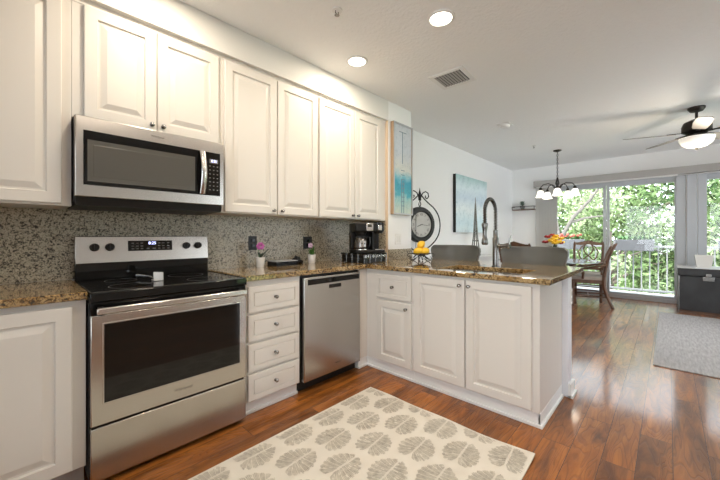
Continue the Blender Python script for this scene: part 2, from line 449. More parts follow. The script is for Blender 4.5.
# half wall behind the peninsula cabinets
pw = MB().box(2.515, 2.625, -2.06, -.364, 0, .877)
struct('wall_half', pw, 'pony', bevel=.003)
bb = MB(); bb.box(2.505, 2.64, -2.078, -2.06, 0, .10); bb.box(2.625, 2.64, -2.06, -.364, 0, .10)
bb.box(2.505, 2.648, -2.090, -2.06, 0, .02); bb.box(2.64, 2.65, -2.08, -.364, 0, .02)
struct('baseboard_half', bb, 'trim', bevel=.002)
b2 = MB(); b2.box(3.005, XF, -.016, 0, 0, .10); struct('baseboard_back', b2, 'trim', bevel=.003)
b3 = MB(); b3.box(XF - .016, XF, -.50, -.016, 0, .10); struct('baseboard_far', b3, 'trim', bevel=.003)

# sliding glass door units in the far wall
# panes given from larger y to smaller y
def slider2(name, ya, yb, panes, head=2.19):
    f = MB(); xo = XF + .03; xi = XF + .09
    f.box(XF - .02, XF + .12, yb, ya, 0, .06); f.box(xo, xi, yb, ya, head - .06, head)
    for (p0, p1) in panes:
        f.box(xo, xi, p0, p0 + .045, .06, head - .06); f.box(xo, xi, p1 - .045, p1, .06, head - .06)
        f.box(xo, xi, p1, p0, .06, .10); f.box(xo, xi, p1, p0, head - .10, head - .06)
    o = struct(name, f, 'frame', bevel=.003)
    for (p0, p1) in panes:
        g = obj('window_pane', MB().box(XF + .058, XF + .062, p1, p0, .10, head - .10), 'glass', o); g['kind'] = 'structure'
    return o
slider2('window_1', -.50, -2.80, [(-.545, -1.665), (-1.765, -2.66)])
slider2('window_2', -3.0, -4.72, [(-3.045, -3.83), (-3.93, -4.67)])
cs = MB(); cs.box(XF - .012, XF, -2.80, -2.68, 0, 2.19); cs.box(XF - .03, XF, -2.93, -2.81, 0, 2.19); cs.box(XF - .012, XF, -3.045, -2.94, 0, 2.19)
struct('trim_1', cs, 'frame', bevel=.004)
w3 = MB()  # unseen window, added for neutral fill on the cabinet fronts
for k in range(5):
    x = 2.94 + k * 1.055; w3.box(x - .04, x + .04, YR - .08, YR - .02, .1, 2.45)
w3.box(2.9, 7.2, YR - .08, YR - .02, .1, .16); w3.box(2.9, 7.2, YR - .08, YR - .02, 2.39, 2.45)
w3o = struct('window_fill_right', w3, 'frame')
g = obj('window_pane', MB().box(2.9, 7.2, YR - .052, YR - .048, .16, 2.39), 'glass', w3o); g['kind'] = 'structure'
w4 = MB(); w4.box(XL - .08, XL - .02, -4.9, -1.2, .5, .56); w4.box(XL - .08, XL - .02, -4.9, -1.2, 2.34, 2.4)  # left window is out of view, added to bring in more daylight
for k in range(4):
    y = -4.86 + k * 1.207; w4.box(XL - .08, XL - .02, y - .04, y + .04, .5, 2.4)
w4o = struct('window_fill_left', w4, 'frame')
g = obj('window_pane', MB().box(XL - .052, XL - .048, -4.9, -1.2, .56, 2.34), 'glass', w4o); g['kind'] = 'structure'

# granite splash behind the counters
sp = MB(); sp.box(-1.9, 2.560, -.02, 0, .9145, 1.334); sp.box(2.545, 2.560, -.335, -.02, .9145, 1.334); sp.box(2.567, 3.005, -.378, -.362, .9145, 1.018)
struct('trim_2', sp, 'splash')

# ================================================================== cupboards
def mapY(yf): return lambda a, z, n: (a, yf - n, z)          # faces the viewer's left wall side (-y)
def mapX(xf): return lambda a, z, n: (xf - n, a, z)          # faces -x
DOOR = [(0, -.019), (0, -.003), (.004, 0), (.056, 0), (.060, -.011), (.069, -.011), (.098, -.001), (.102, -.001)]
DRAW = [(0, -.019), (0, -.003), (.004, 0), (.034, 0), (.036, -.006), (.041, -.006), (.043, 0), (.046, 0)]

def knob(parent, mapf, a, z, r=.0135):
    c = Vector(mapf(a, z, 0)); d = (Vector(mapf(a, z, 1)) - c).normalized()
    mb = MB()
    prof = [(.0001, 0), (.011, 0), (.011, .003), (.005, .005), (.0045, .012), (r * .8, .016), (r, .021), (r * .8, .027), (r * .35, .0295), (.0001, .030)]
    mb.lathe(prof, seg=16, close=False)
    q = Vector((0, 0, 1)).rotation_difference(d).to_matrix().to_4x4()
    mb.xf(Matrix.Translation(c) @ q)
    return obj('knob', mb, 'knob', parent, smooth=True)

def door(parent, mapf, a0, a1, z0, z1, kn=None, loops=DOOR, name='door'):
    d = obj(name, MB().panel(mapf, a0, a1, z0, z1, loops), 'cab', parent)
    if kn: knob(d, mapf, *kn)
    return d

def wall_cab(label, x0, x1, z0, z1, doors, yb=-.33):
    t = thing('wall_cabinet', label, 'cabinet', ((x0 + x1) / 2, yb / 2, z0), group='white wall cabinets')
    b = MB(); b.box(x0, x1, yb + .02, -.021, z0, z1)
    # face frame: stiles and rails
    ds = [d[0] for d in doors] + [d[1] for d in doors]
    b.box(x0, x1, yb, yb + .02, z0, z1)
    b.box(x0, x1, yb - .004, yb, z1 - .03, z1)
    obj('body', b, 'cab', t, bevel=.0015)
    for (a0, a1, d0, d1, kn) in doors:
        door(t, mapY(yb - .02), a0, a1, d0, d1, kn)
    return t
wall_cab('white raised panel wall cabinet left of the microwave, cut by the frame', -1.05, -.0315, 1.324, 2.425, [(-.99, -.54, 1.335, 2.392, (-.57, 1.362)), (-.528, -.069, 1.335, 2.392, (-.498, 1.362))])
wall_cab('short white two door cabinet directly above the microwave', -.0305, .7445, 1.79, 2.425, [(.017, .351, 1.797, 2.392, (.326, 1.83)), (.358, .727, 1.797, 2.392, (.386, 1.83))])
wall_cab('tall white two door wall cabinet just right of the microwave', .7455, 1.606, 1.330, 2.425, [(.768, 1.183, 1.338, 2.392, (1.150, 1.366)), (1.193, 1.595, 1.338, 2.392, (1.226, 1.366))])
wall_cab('tall white two door wall cabinet above the coffee maker', 1.607, 2.5595, 1.330, 2.425, [(1.618, 2.058, 1.338, 2.392, (2.026, 1.366)), (2.068, 2.468, 1.338, 2.392, (2.100, 1.366))])

def carcass(b, x0, x1, y0, y1, z0, z1, t=.018):
    b.box(x0, x0 + t, y0, y1, z0, z1); b.box(x1 - t, x1, y0, y1, z0, z1)
    b.box(x0 + t, x1 - t, y0, y1, z0, z0 + t)
# left base
t = thing('base_cabinet', 'white base cabinet left of the range under the short counter', 'cabinet', (-.5, -.3, 0), group='white base cabinets')
b = MB(); b.box(-1.1, -.006, -.61, -.021, .10, .877); obj('body', b, 'cab', t, bevel=.0015)
obj('toe_kick', MB().box(-1.1, -.006, -.55, -.05, 0, .10), 'valance', t)
mY = mapY(-.63)
door(t, mY, -.56, -.055, .108, .850, (-.52, .80)); door(t, mY, -1.08, -.57, .108, .850, (-.61, .80))
# drawer base
t = thing('base_cabinet', 'narrow white cabinet with four drawers between range and dishwasher', 'cabinet', (.99, -.3, 0), group='white base cabinets')
obj('body', MB().box(.768, 1.208, -.61, -.021, .088, .877), 'cab', t, bevel=.0015)
k = MB(); k.box(.768, 1.208, -.575, -.05, 0, .088); k.box(.768, 1.208, -.590, -.575, 0, .02); obj('toe_kick', k, 'trim', t, bevel=.003)
for z0, z1 in ((.672, .838), (.484, .654), (.290, .466), (.100, .272)):
    door(t, mY, .795, 1.190, z0, z1, (.992, (z0 + z1) / 2), DRAW, 'drawer')
# corner / peninsula cabinet with one drawer over one door
XP = 1.95
mX = mapX(XP - .02)
t = thing('base_cabinet', 'white corner base cabinet with one drawer over one door', 'cabinet', (2.2, -.6, 0), group='white base cabinets')
b = MB(); b.box(XP, 2.512, -1.108, -.021, .088, .877); b.box(1.842, XP, -.61, -.021, .088, .877)
obj('body', b, 'cab', t, bevel=.0015)
k = MB(); k.box(XP + .012, 2.512, -1.108, -.05, 0, .088); k.box(XP - .002, XP + .012, -1.108, -.60, 0, .02); k.box(1.842, XP + .012, -.60, -.05, 0, .088); k.box(1.842, XP, -.612, -.60, 0, .02)
obj('toe_kick', k, 'trim', t, bevel=.003)
door(t, mX, -1.094, -.735, .640, .838, (-.915, .740), DRAW, 'drawer')
door(t, mX, -1.094, -.735, .100, .618, (-1.052, .575))
# sink base
t = thing('base_cabinet', 'white sink base cabinet with two wide doors at the peninsula end', 'cabinet', (2.2, -1.56, 0), group='white base cabinets')
b = MB(); b.box(XP, XP + .02, -2.02, -1.1085, .088, .877); b.box(XP + .02, 2.512, -2.02, -2.002, .02, .877); b.box(XP + .02, 2.512, -1.127, -1.1085, .088, .877)
b.box(XP + .02, 2.512, -2.002, -1.127, .088, .106); b.box(2.494, 2.512, -2.002, -1.127, .106, .877)
obj('body', b, 'cab', t, bevel=.0015)
k = MB(); k.box(XP + .012, XP + .03, -2.02, -1.1085, 0, .088); k.box(XP - .002, XP + .012, -2.022, -1.1085, 0, .02)
k.box(XP + .012, 2.512, -2.022, -2.006, 0, .088); k.box(XP - .002, 2.503, -2.034, -2.020, 0, .02)
obj('toe_kick', k, 'trim', t, bevel=.003)
door(t, mX, -1.545, -1.125, .100, .858, (-1.512, .818)); door(t, mX, -1.978, -1.555, .100, .858, (-1.580, .818))

# ================================================================== counters
def slab(name, xs, ys, keep, z0, z1, label, loc):
    bm = bmesh.new(); V = {}
    for i, x in enumerate(xs):
        for j, y in enumerate(ys): V[i, j] = bm.verts.new((x, y, z1))
    for i in range(len(xs) - 1):
        for j in range(len(ys) - 1):
            if keep((xs[i] + xs[i + 1]) / 2, (ys[j] + ys[j + 1]) / 2): bm.faces.new([V[i, j], V[i + 1, j], V[i + 1, j + 1], V[i, j + 1]])
    for v in [v for v in bm.verts if not v.link_faces]: bm.verts.remove(v)
    r = bmesh.ops.extrude_face_region(bm, geom=bm.faces[:])
    bmesh.ops.translate(bm, vec=(0, 0, z0 - z1), verts=[g for g in r['geom'] if isinstance(g, bmesh.types.BMVert)])
    bmesh.ops.recalc_face_normals(bm, faces=bm.faces)
    bmesh.ops.dissolve_limit(bm, angle_limit=.02, verts=bm.verts, edges=bm.edges)
    bmesh.ops.triangulate(bm, faces=[f for f in bm.faces if len(f.verts) > 4])
    bmesh.ops.translate(bm, vec=-Vector(loc), verts=bm.verts)
    me = bpy.data.meshes.new(name); bm.to_mesh(me); bm.free(); me.materials.append(M['gran'])
    o = bpy.data.objects.new(name, me); C.objects.link(o); o.location = loc
    m = o.modifiers.new('bevel', 'BEVEL'); m.width = .005; m.segments = 3; m.limit_method = 'ANGLE'; m.angle_limit = .9
    return tag(o, label, 'countertop')
slab('countertop', [-1.5, -.004], [-.645, -.021], lambda x, y: True, .878, .914, 'short granite counter left of the range', (-.75, -.3, .878))
SX0, SX1, SY0, SY1 = 2.03, 2.42, -1.87, -1.25
slab('countertop', [.770, 1.912, SX0, SX1, 2.557, 2.95], [-2.085, SY0, SY1, -.645, -.380, -.021],
     lambda x, y: ((x < 2.557 and y > -.645) or (x > 1.912 and y < -.380)) and not (SX0 < x < SX1 and SY0 < y < SY1) and not (x > 2.557 and y > -.380),
     .878, .914, 'long granite counter wrapping the corner onto the peninsula, with sink', (1.9, -.5, .878))
# sink
t = thing('kitchen_sink', 'steel undermount sink set in the peninsula counter', 'sink', (2.22, -1.56, .70))
s = MB(); T_ = .006; z0, z1 = .70, .8775; x0, x1, y0, y1 = SX0 - .008, SX1 + .008, SY0 - .008, SY1 + .008
s.box(x0, x1, y0, y1, z0, z0 + T_); s.box(x0, x0 + T_, y0, y1, z0, z1); s.box(x1 - T_, x1, y0, y1, z0, z1); s.box(x0, x1, y0, y0 + T_, z0, z1); s.box(x0, x1, y1 - T_, y1, z0, z1)
obj('basin', s, 'steel_plain', t, bevel=.002)
obj('drain', MB().lathe([(.0001, .001), (.045, .001), (.045, .004), (.03, .003), (.0001, .002)], (2.225, -1.56, .706), close=False), 'nickel', t, smooth=True)
# faucet
FX, FY = 2.475, -1.555
t = thing('kitchen_faucet', 'tall brushed spring neck pull-down faucet behind the sink', 'faucet', (FX, FY, .914))
obj('body', MB().lathe([(.0001, 0), (.030, 0), (.030, .008), (.0235, .012), (.0235, .235), (.018, .245), (.018, .30), (.0001, .30)], (FX, FY, .914), close=False), 'nickel', t, smooth=True)
top = 1.352; rad = .108
path = [(FX, FY, .914 + .28 + i * .03) for i in range(8)]
path = [p for p in path if p[2] < top] + arc((FX - rad, FY, top), rad, 0, 180, 18) + [(FX - 2 * rad, FY, top - .03 * i) for i in range(1, 4)]
hose = obj('hose', MB().tube(path, .0085, 10), 'satin_black', t, smooth=True)
# spring coil around the hose
pts = [Vector(p) for p in path]; L = [0]
for a, b in zip(pts, pts[1:]): L.append(L[-1] + (b - a).length)
coil = []; turns = 46; n = turns * 9
for i in range(n + 1):
    s_ = L[-1] * i / n; k = max(j for j in range(len(L) - 1) if L[j] <= s_ + 1e-9); f = (s_ - L[k]) / (L[k + 1] - L[k])
    p = pts[k].lerp(pts[k + 1], f); T = (pts[k + 1] - pts[k]).normalized(); u = Vector((0, 1, 0)); w = T.cross(u)
    a = 2 * PI * turns * i / n; coil.append(p + (u * math.cos(a) + w * math.sin(a)) * .0125)
obj('spring', MB().tube(coil, .0034, 5), 'nickel', hose, smooth=True)
sx, sz = FX - 2 * rad, top - .085
obj('spray_head', MB().lathe([(.0001, 0), (.021, 0), (.024, -.012), (.019, -.04), (.0165, -.06), (.0165, -.115), (.022, -.125), (.025, -.155), (.020, -.168), (.0001, -.168)][::-1], (sx, FY, sz + .0), close=False), 'nickel', t, smooth=True)
h = obj('handle', MB().lathe([(.0001, 0), (.016, 0), (.016, .075), (.019, .078), (.019, .098), (.0001, .098)], (0, 0, 0), close=False).xf(Matrix.Translation((FX, FY - .018, 1.085)) @ Matrix.Rotation(PI / 2, 4, 'X')), 'nickel', t, smooth=True)
obj('lever', MB().tube([(FX, FY - .107, 1.085), (FX, FY - .109, 1.12), (FX + .004, FY - .118, 1.17)], [.008, .006, .0045], 8), 'nickel', h, smooth=True)

# ================================================================== range
t = thing('kitchen_range', 'freestanding stainless electric range with black glass cooktop and oven door', 'stove', (.38, -.33, 0))
R0, R1 = .001, .764
obj('body', MB().box(R0, R1, -.628, -.022, .03, .86), 'satin_black', t, bevel=.003)
for x in (.05, .71):
    for y in (-.56, -.1): obj('foot', MB().lathe([(.018, 0), (.018, .03)], (x, y, 0), 12), 'satin_black', t)
obj('kick_plate', MB().box(R0 + .01, R1 - .01, -.60, -.58, .002, .03), 'satin_black', t)
c = MB(); c.box(R0, R1, -.668, -.022, .862, .906); ct = obj('cooktop', c, 'gloss_black', t, bevel=.005)
for (x, y, r) in ((.2, -.50, .105), (.56, -.50, .085), (.2, -.22, .08), (.56, -.22, .105), (.38, -.13, .05)):
    obj('burner_ring', MB().lathe([(r - .003, .9062), (r, .9062), (r, .9066), (r - .003, .9066), (r - .003, .9062)], (x, y, 0), 40, close=False), 'ring', ct)
tr = MB(); tr.box(R0 + .004, R1 - .004, -.655, -.651, .906, .9085); tr.box(R0 + .004, R0 + .010, -.655, -.10, .906, .9085); tr.box(R1 - .010, R1 - .004, -.655, -.10, .906, .9085)
obj('trim_edge', tr, 'nickel', ct)
d = obj('oven_door', MB().box(R0 + .004, R1 - .002, -.660, -.628, .286, .800), 'steel', t, bevel=.004)
obj('oven_window', MB().box(.055, .720, -.663, -.6595, .388, .755), 'glass_black', d, bevel=.0015)
wf = MB(); wf.panel(mapY(-.660), .048, .727, .381, .762, [(0, 0), (.002, .002), (.006, .002), (.007, 0)]); obj('window_trim', wf, 'steel_plain', d)
text('badge', 'Whirlpool', .022, (.40, -.6606, .338), (PI / 2, 0, 0), 'ink', d)
hb = MB(); hb.box(.020, .742, -.722, -.700, .812, .842); hn = obj('handle', hb, 'steel_plain', t, bevel=.006)
for hx_ in (.03, .712): obj('handle_mount', MB().box(hx_, hx_ + .02, -.702, -.655, .815, .84), 'satin_black', hn)
obj('control_band', MB().box(R0 + .004, R1 - .002, -.656, -.628, .802, .860), 'gloss_black', t, bevel=.002)
obj('warming_drawer', MB().box(R0 + .004, R1 - .002, -.660, -.628, .028, .276), 'steel', t, bevel=.004)
bg = MB(); bg.extr([(R0 + .006, -.085, 1.003), (R0 + .006, -.065, 1.167), (R0 + .006, -.024, 1.167), (R0 + .006, -.024, 1.003)], (.757, 0, 0)); bgo = obj('backguard', bg, 'steel', t, bevel=.004)
obj('backguard_base', MB().box(R0 + .006, R1 - .004, -.082, -.024, .907, 1.004), 'gloss_black', t, bevel=.002)
tilt = math.atan2(.020, .164)
def yg(z): return -.085 + .020 * (z - 1.003) / .164
def kn(x, z):
    mb = MB().lathe([(.0001, 0), (.024, 0), (.024, .006), (.021, .010), (.019, .026), (.0001, .026)], seg=24, close=False); mb.box(-.004, .004, -.019, .019, .024, .032)
    mb.xf(Matrix.Translation((x, yg(z) - .0006, z)) @ Matrix.Rotation(PI / 2 - tilt, 4, 'X'))
    obj('control_knob', mb, 'satin_black', bgo, smooth=True)
for x in (.097, .172, .612, .690): kn(x, 1.100)
dp = MB().panel(lambda a, z, n: (a, yg(z) - n, z), .265, .520, 1.072, 1.138, [(0, -.001), (0, .002), (.001, .0022)]); dpo = obj('display', dp, 'glass_black', bgo)
text('clock_digits', '8:25', .026, (.40, yg(1.12) - .0028, 1.121), (PI / 2 - tilt, 0, 0), 'lcd', dpo)
ky = MB()
for x in (.29, .315, .34, .44, .465, .495):
    for z in (1.086, 1.103, 1.122):
        if .36 < x < .43: continue
        ky.box(x - .007, x + .007, yg(z) - .0030, yg(z) - .002, z - .0022, z + .0022)
for x in (.375, .41): ky.box(x - .009, x + .009, yg(1.086) - .003, yg(1.086) - .002, 1.083, 1.089)
obj('key_legend', ky, 'key', dpo)
# little holder on the cooktop
t = thing('spoon_rest', 'small metal spoon rest with handle standing on the cooktop', 'spoon rest', (.33, -.40, .9065))
s = MB().extr([(.322, -.405, .9085), (.366, -.425, .9085), (.366, -.421, .955), (.322, -.400, .958)], (.006, .012, 0)); s.box(.322, .37, -.42, -.36, .9085, .912)
obj('plate', s, simple('pale_satin_metal', (.72, .72, .70), .45, .6), t, bevel=.001)
obj('handle', MB().tube([(.335, -.365, .915), (.325, -.33, .925), (.305, -.27, .928), (.28, -.21, .925)], [.005, .005, .007, .010], 8, .4), 'chrome', t, smooth=True)

# ================================================================== microwave
t = thing('microwave_oven', 'stainless over-the-range microwave with black glass door', 'microwave', (.35, -.2, 1.325))
m0, m1 = -.026, .730
obj('body', MB().box(m0, m1, -.385, -.022, 1.345, 1.788), 'satin_black', t, bevel=.002)
u = MB(); u.extr([(m0 + .004, -.395, 1.366), (m0 + .004, -.385, 1.330), (m0 + .004, -.06, 1.322), (m0 + .004, -.06, 1.366)], (m1 - m0 - .008, 0, 0)); obj('underside_vent', u, 'satin_black', t)
fr = MB(); fr.box(m0, m1, -.420, -.386, 1.372, 1.783); fo = obj('front_frame', fr, 'steel', t, bevel=.004)
obj('door_glass', MB().panel(mapY(-.42), .006, .703, 1.432, 1.712, [(0, -.002), (0, .002), (.004, .004), (.005, .004)]), 'gloss_black', fo)
obj('door_window', MB().panel(mapY(-.4242), .022, .545, 1.452, 1.665, [(0, 0), (0, .0008), (.003, .0002), (.024, .0002), (.026, .0008), (.027, .0008)]), 'mesh_glass', fo)
hp = [(.586, -.436 - .030 * math.sin(PI * i / 14), 1.438 + .268 * i / 14) for i in range(15)]
obj('handle', MB().tube(hp, .017, 10, .45, up=(1, 0, 0)), 'steel_plain', fo, smooth=True)
kp = obj('control_panel', MB().panel(mapY(-.4242), .622, .698, 1.440, 1.704, [(0, 0), (0, .0006), (.001, .0006)]), 'glass_black', fo)
obj('display', MB().box(.634, .688, -.4256, -.4246, 1.642, 1.668), 'key', kp)
text('clock_digits', '8:25', .020, (.661, -.4262, 1.655), (PI / 2, 0, 0), 'lcd', kp)
ky = MB()
for i in range(7):
    for x in (.636, .660, .684):
        z = 1.622 - i * .0255; ky.box(x - .004, x + .004, -.4256, -.4246, z - .0028, z + .0028)
obj('key_legend', ky, 'key', kp)
text('badge', 'Whirlpool', .016, (.34, -.4206, 1.746), (PI / 2, 0, 0), 'ink', fo)

# ================================================================== dishwasher
t = thing('dishwasher', 'stainless dishwasher between the drawer cabinet and the corner', 'dishwasher', (1.525, -.32, 0))
D0, D1 = 1.216, 1.834
obj('tub', MB().box(D0, D1, -.605, -.05, .10, .868), 'satin_black', t)
dd = obj('door', MB().box(D0 + .012, D1 - .008, -.640, -.606, .084, .858), 'steel_v', t, bevel=.005)
obj('control_strip', MB().box(D0 + .045, D1 - .018, -.6420, -.639, .800, .842), 'gloss_black', dd, bevel=.001)
obj('pocket_handle', MB().prism([(1.47, -.6425), (1.60, -.6425), (1.60, -.636), (1.47, -.636)], .756, .786), 'satin_black', dd, bevel=.008)
text('badge', 'Whirlpool', .016, (1.565, -.6405, .150), (PI / 2, 0, 0), 'ink', dd)
obj('toe_kick', MB().box(D0, D1, -.57, -.10, .003, .098), 'satin_black', t)

# ================================================================== things on the counters
ZC = .9142
def orchid(x, y, label, petal):
    t = thing('potted_orchid', label, 'plant', (x, y, ZC), group='potted orchids')
    obj('pot', MB().lathe([(.0001, 0), (.029, 0), (.040, .080), (.036, .080), (.034, .070), (.0001, .070)], (x, y, ZC), 20, close=False), 'white_cer', t, smooth=True)
    return t
def blade_leaf(mb, base, tip, w, sag=.02, n=6):
    b, e = Vector(base), Vector(tip); d = (e - b); side = d.cross(Vector((0, 0, 1))); side = side.normalized() if side.length > 1e-5 else Vector((1, 0, 0))
    L_, R_ = [], []
    for i in range(n + 1):
        f = i / n; p = b.lerp(e, f) + Vector((0, 0, sag * math.sin(PI * f))); ww = w * math.sin(PI * min(.98, .08 + f * .9)) ; L_.append(p + side * ww); R_.append(p - side * ww)
    vs = []
    for p, q in zip(L_, R_): vs += [p, q]
    up = Vector((0, 0, .0012)); k = len(vs); vs2 = vs + [v + up for v in vs]
    fs = []
    for i in range(n):
        a = 2 * i; fs += [(a, a + 1, a + 3, a + 2), (k + a + 2, k + a + 3, k + a + 1, k + a), (a, a + 2, k + a + 2, k + a), (a + 3, a + 1, k + a + 1, k + a + 3)]
    fs += [(0, k, k + 1, 1), (2 * n, 2 * n + 1, k + 2 * n + 1, k + 2 * n)]
    mb.add(vs2, fs)
x, y = 1.143, -.165
t = orchid(x, y, 'white pot with one pink orchid bloom, nearest the range', 'pink')
m = MB(); blade_leaf(m, (x, y, ZC + .06), (x + .085, y - .02, ZC + .145), .016); blade_leaf(m, (x, y, ZC + .06), (x + .03, y, ZC + .11), .013); blade_leaf(m, (x, y, ZC + .06), (x - .03, y - .02, ZC + .12), .012)
obj('leaves', m, 'leaf_dk', t)
obj('stem', MB().tube([(x, y, ZC + .06), (x - .02, y, ZC + .12), (x - .01, y - .01, ZC + .165)], .003, 6), 'leaf', t)
m = MB()
for k in range(6):
    a = k * 1.05; m.sphere((x - .005 + .022 * math.cos(a), y - .012 + .006 * math.sin(2 * a), ZC + .172 + .018 * math.sin(a)), .016, 8, 6, (1, .5, .9))
obj('flower', m, 'pink', t, smooth=True)
x, y = 1.672, -.165
t = orchid(x, y, 'white pot with pale bloom and upright green leaves, beside the coffee maker', 'lilac')
m = MB()
for k in range(12):
    a = k * 2.4; r = .02 + .03 * random.random(); blade_leaf(m, (x, y, ZC + .06), (x + r * math.cos(a), y + r * math.sin(a) * .8, ZC + .11 + .05 * random.random()), .012, .0)
obj('leaves', m, 'leaf', t)
m = MB()
for k in range(5):
    m.sphere((x - .025 + .016 * math.cos(k * 1.26), y - .012, ZC + .165 + .014 * math.sin(k * 1.26)), .013, 8, 6, (1, .5, .9))
obj('flower', m, 'lilac', t, smooth=True)
obj('stem', MB().tube([(x, y, ZC + .06), (x - .02, y - .005, ZC + .12), (x - .025, y - .008, ZC + .16)], .003, 6), 'leaf', t)
# flat tray between the pots
t = thing('letter_tray', 'low dark tray with pale top lying between the two orchids', 'tray', (1.36, -.16, ZC))
q = MB(); q.box(-.105, .105, -.07, .07, 0, .006); q.box(-.105, -.098, -.07, .07, .006, .036); q.box(.098, .105, -.07, .07, .006, .036); q.box(-.098, .098, .063, .07, .006, .036)
for z in (.012, .022): q.box(-.105, .105, -.07, -.066, z, z + .004)
obj('rack', q, 'satin_black', t, local=True)
obj('top_sheet', MB().box(-.108, .108, -.073, .073, .0362, .042), 'frame', t, local=True, bevel=.001)
o = MB(); 
for (dx, dy, dz, r) in ((0, 0, .022, .026), (.035, .0, .018, .021), (-.025, .005, .035, .02), (-.005, .0, .055, .018), (.02, 0, .045, .018), (.055, 0, .015, .016)):
    o.sphere((1.555 + dx, -.09 + dy, ZC + dz - .002), r, 12, 8)
tag(obj('ornament', o, 'satin_black', smooth=True), 'small black lumpy ornament beside the flat tray', 'ornament')
# pod drawer and coffee maker
t = thing('pod_drawer', 'black coffee pod drawer with chrome grid front under the coffee maker', 'coffee pod holder', (2.09, -.435, ZC))
P0, P1, Q0, Q1 = 1.932, 2.250, -.592, -.285
obj('case', MB().box(P0 + .008, P1 - .008, Q0 + .008, Q1 - .008, ZC + .004, ZC + .080), 'satin_black', t, bevel=.002)
obj('lid', MB().box(P0, P1, Q0, Q1, ZC + .082, ZC + .092), 'gloss_black', t, bevel=.003)
wr = MB(); r_ = .0028
for z in (.006, .048, .080):
    wr.tube([(P0, Q1, ZC + z), (P0, Q0, ZC + z), (P1, Q0, ZC + z)], r_, 6)
for k in range(5):
    wr.tube([(P0 + (P1 - P0) * k / 4, Q0, ZC + .004), (P0 + (P1 - P0) * k / 4, Q0, ZC + .086)], r_ * (1.6 if k in (0, 4) else 1), 6)
    wr.tube([(P0, Q0 + (Q1 - Q0) * k / 4, ZC + .004), (P0, Q0 + (Q1 - Q0) * k / 4, ZC + .086)], r_ * (1.6 if k in (0, 4) else 1), 6)
obj('wire_grid', wr, 'nickel', t, smooth=True)
for k in range(6):
    c = P0 + (P1 - P0) * (k + .5) / 6
    obj('pod', MB().lathe([(.0001, 0), (.017, 0), (.021, .008), (.0001, .009)][::-1], (c, Q0 + .0035, ZC + .064), 12, 'y', False), 'steel_plain', t, smooth=True)
t = thing('coffee_maker', 'black two-way coffee maker with glass carafe in the counter corner', 'coffee maker', (2.112, -.455, ZC + .0925), math.radians(-28)); t.scale = (.92, .92, .97)
ZB = 0
B = lambda *a: MB().box(*a)
obj('base', B(-.155, .155, -.135, .12, 0, .03), 'satin_black', t, local=True, bevel=.006)
obj('warming_plate', MB().lathe([(.0001, .03), (.075, .03), (.075, .038), (.0001, .038)], (-.07, -.03, 0), 28, close=False), 'steel_plain', t, local=True, smooth=True)
obj('tower', B(-.155, .155, .03, .12, .03, .22), 'satin_black', t, local=True, bevel=.006)
obj('head', B(-.155, .155, -.12, .12, .205, .295), 'satin_black', t, local=True, bevel=.012)
obj('control_panel', B(-.045, .03, -.126, -.119, .215, .288), 'steel_plain', t, local=True, bevel=.003)
obj('screen', B(-.028, .012, -.1285, -.126, .25, .278), 'mesh_glass', t, local=True)
obj('pod_head', MB().lathe([(.0001, .19), (.045, .19), (.048, .20), (.048, .297), (.0001, .297)], (.10, -.08, 0), 20, close=False), 'gloss_black', t, local=True, smooth=True)
obj('pod_latch', B(.08, .12, -.138, -.126, .22, .27), 'chrome', t, local=True, bevel=.003)
obj('side_column', B(.03, .05, -.10, .03, .03, .21), 'satin_black', t, local=True, bevel=.003)
cf = obj('carafe', MB().lathe([(.0001, .039), (.055, .039), (.070, .055), (.072, .095), (.058, .135), (.050, .150), (.0001, .150)], (-.07, -.03, 0), 28, close=False), 'carafe', t, local=True, smooth=True)
obj('carafe_band', MB().lathe([(.051, .146), (.056, .146), (.056, .162), (.0001, .168)], (-.07, -.03, 0), 28, close=False), 'satin_black', cf, local=True, smooth=True)
obj('carafe_handle', MB().tube([(-.03, -.07, .155), (-.005, -.105, .15), (.002, -.112, .11), (-.008, -.10, .065), (-.022, -.08, .058)], .009, 8), 'satin_black', cf, local=True, smooth=True)
gl = MB()
for k in range(5): gl.box(-.10 + .013 * k, -.095 + .013 * k, -.1035 + abs(k - 2) * .0035, -.1015 + abs(k - 2) * .0035, .062, .12)
obj('carafe_marks', gl, 'plastic_white', cf, local=True)
obj('drip_tray', B(.05, .15, -.13, -.02, .03, .037), 'steel_plain', t, local=True)
obj('filter_basket', MB().lathe([(.045, .17), (.06, .205)], (-.07, -.03, 0), 24), 'satin_black', t, local=True, smooth=True)

# lemon stand
lx, ly = 2.69, -.70
t = thing('fruit_stand', 'black wire fruit stand with scrolled legs holding lemons', 'fruit stand', (lx, ly, ZC))
zb = ZC + .052
w = MB()
ringp = arc((lx, ly, zb + .018), .10, 0, 360, 28, 'xy'); w.tube(ringp, .004, 6, cap=False)
w.tube(arc((lx, ly, zb + .002), .055, 0, 360, 20, 'xy'), .003, 6, cap=False)
for k in range(6):
    a = k * PI / 3; w.tube([(lx, ly, zb), (lx + .055 * math.cos(a), ly + .055 * math.sin(a), zb + .002), (lx + .10 * math.cos(a), ly + .10 * math.sin(a), zb + .018)], .003, 6)
obj('bowl', w, 'iron', t, smooth=True)
for k in range(4):
    a = k * PI / 2 + YAW; ca, sa = math.cos(a), math.sin(a)
    P = [(0.0, .052), (.015, .045), (.035, .032), (.06, .016), (.085, .006), (.105, .006), (.115, .018), (.108, .032), (.094, .030)]
    obj('leg', MB().tube([(lx + r * ca, ly + r * sa, ZC + h) for r, h in P], .004, 6), 'iron', t, smooth=True)
    P = [(.10, .070), (.13, .068), (.142, .050), (.128, .036), (.112, .044)]
    obj('scroll', MB().tube([(lx + r * ca, ly + r * sa, ZC + h) for r, h in P], .003, 6), 'iron', t, smooth=True)
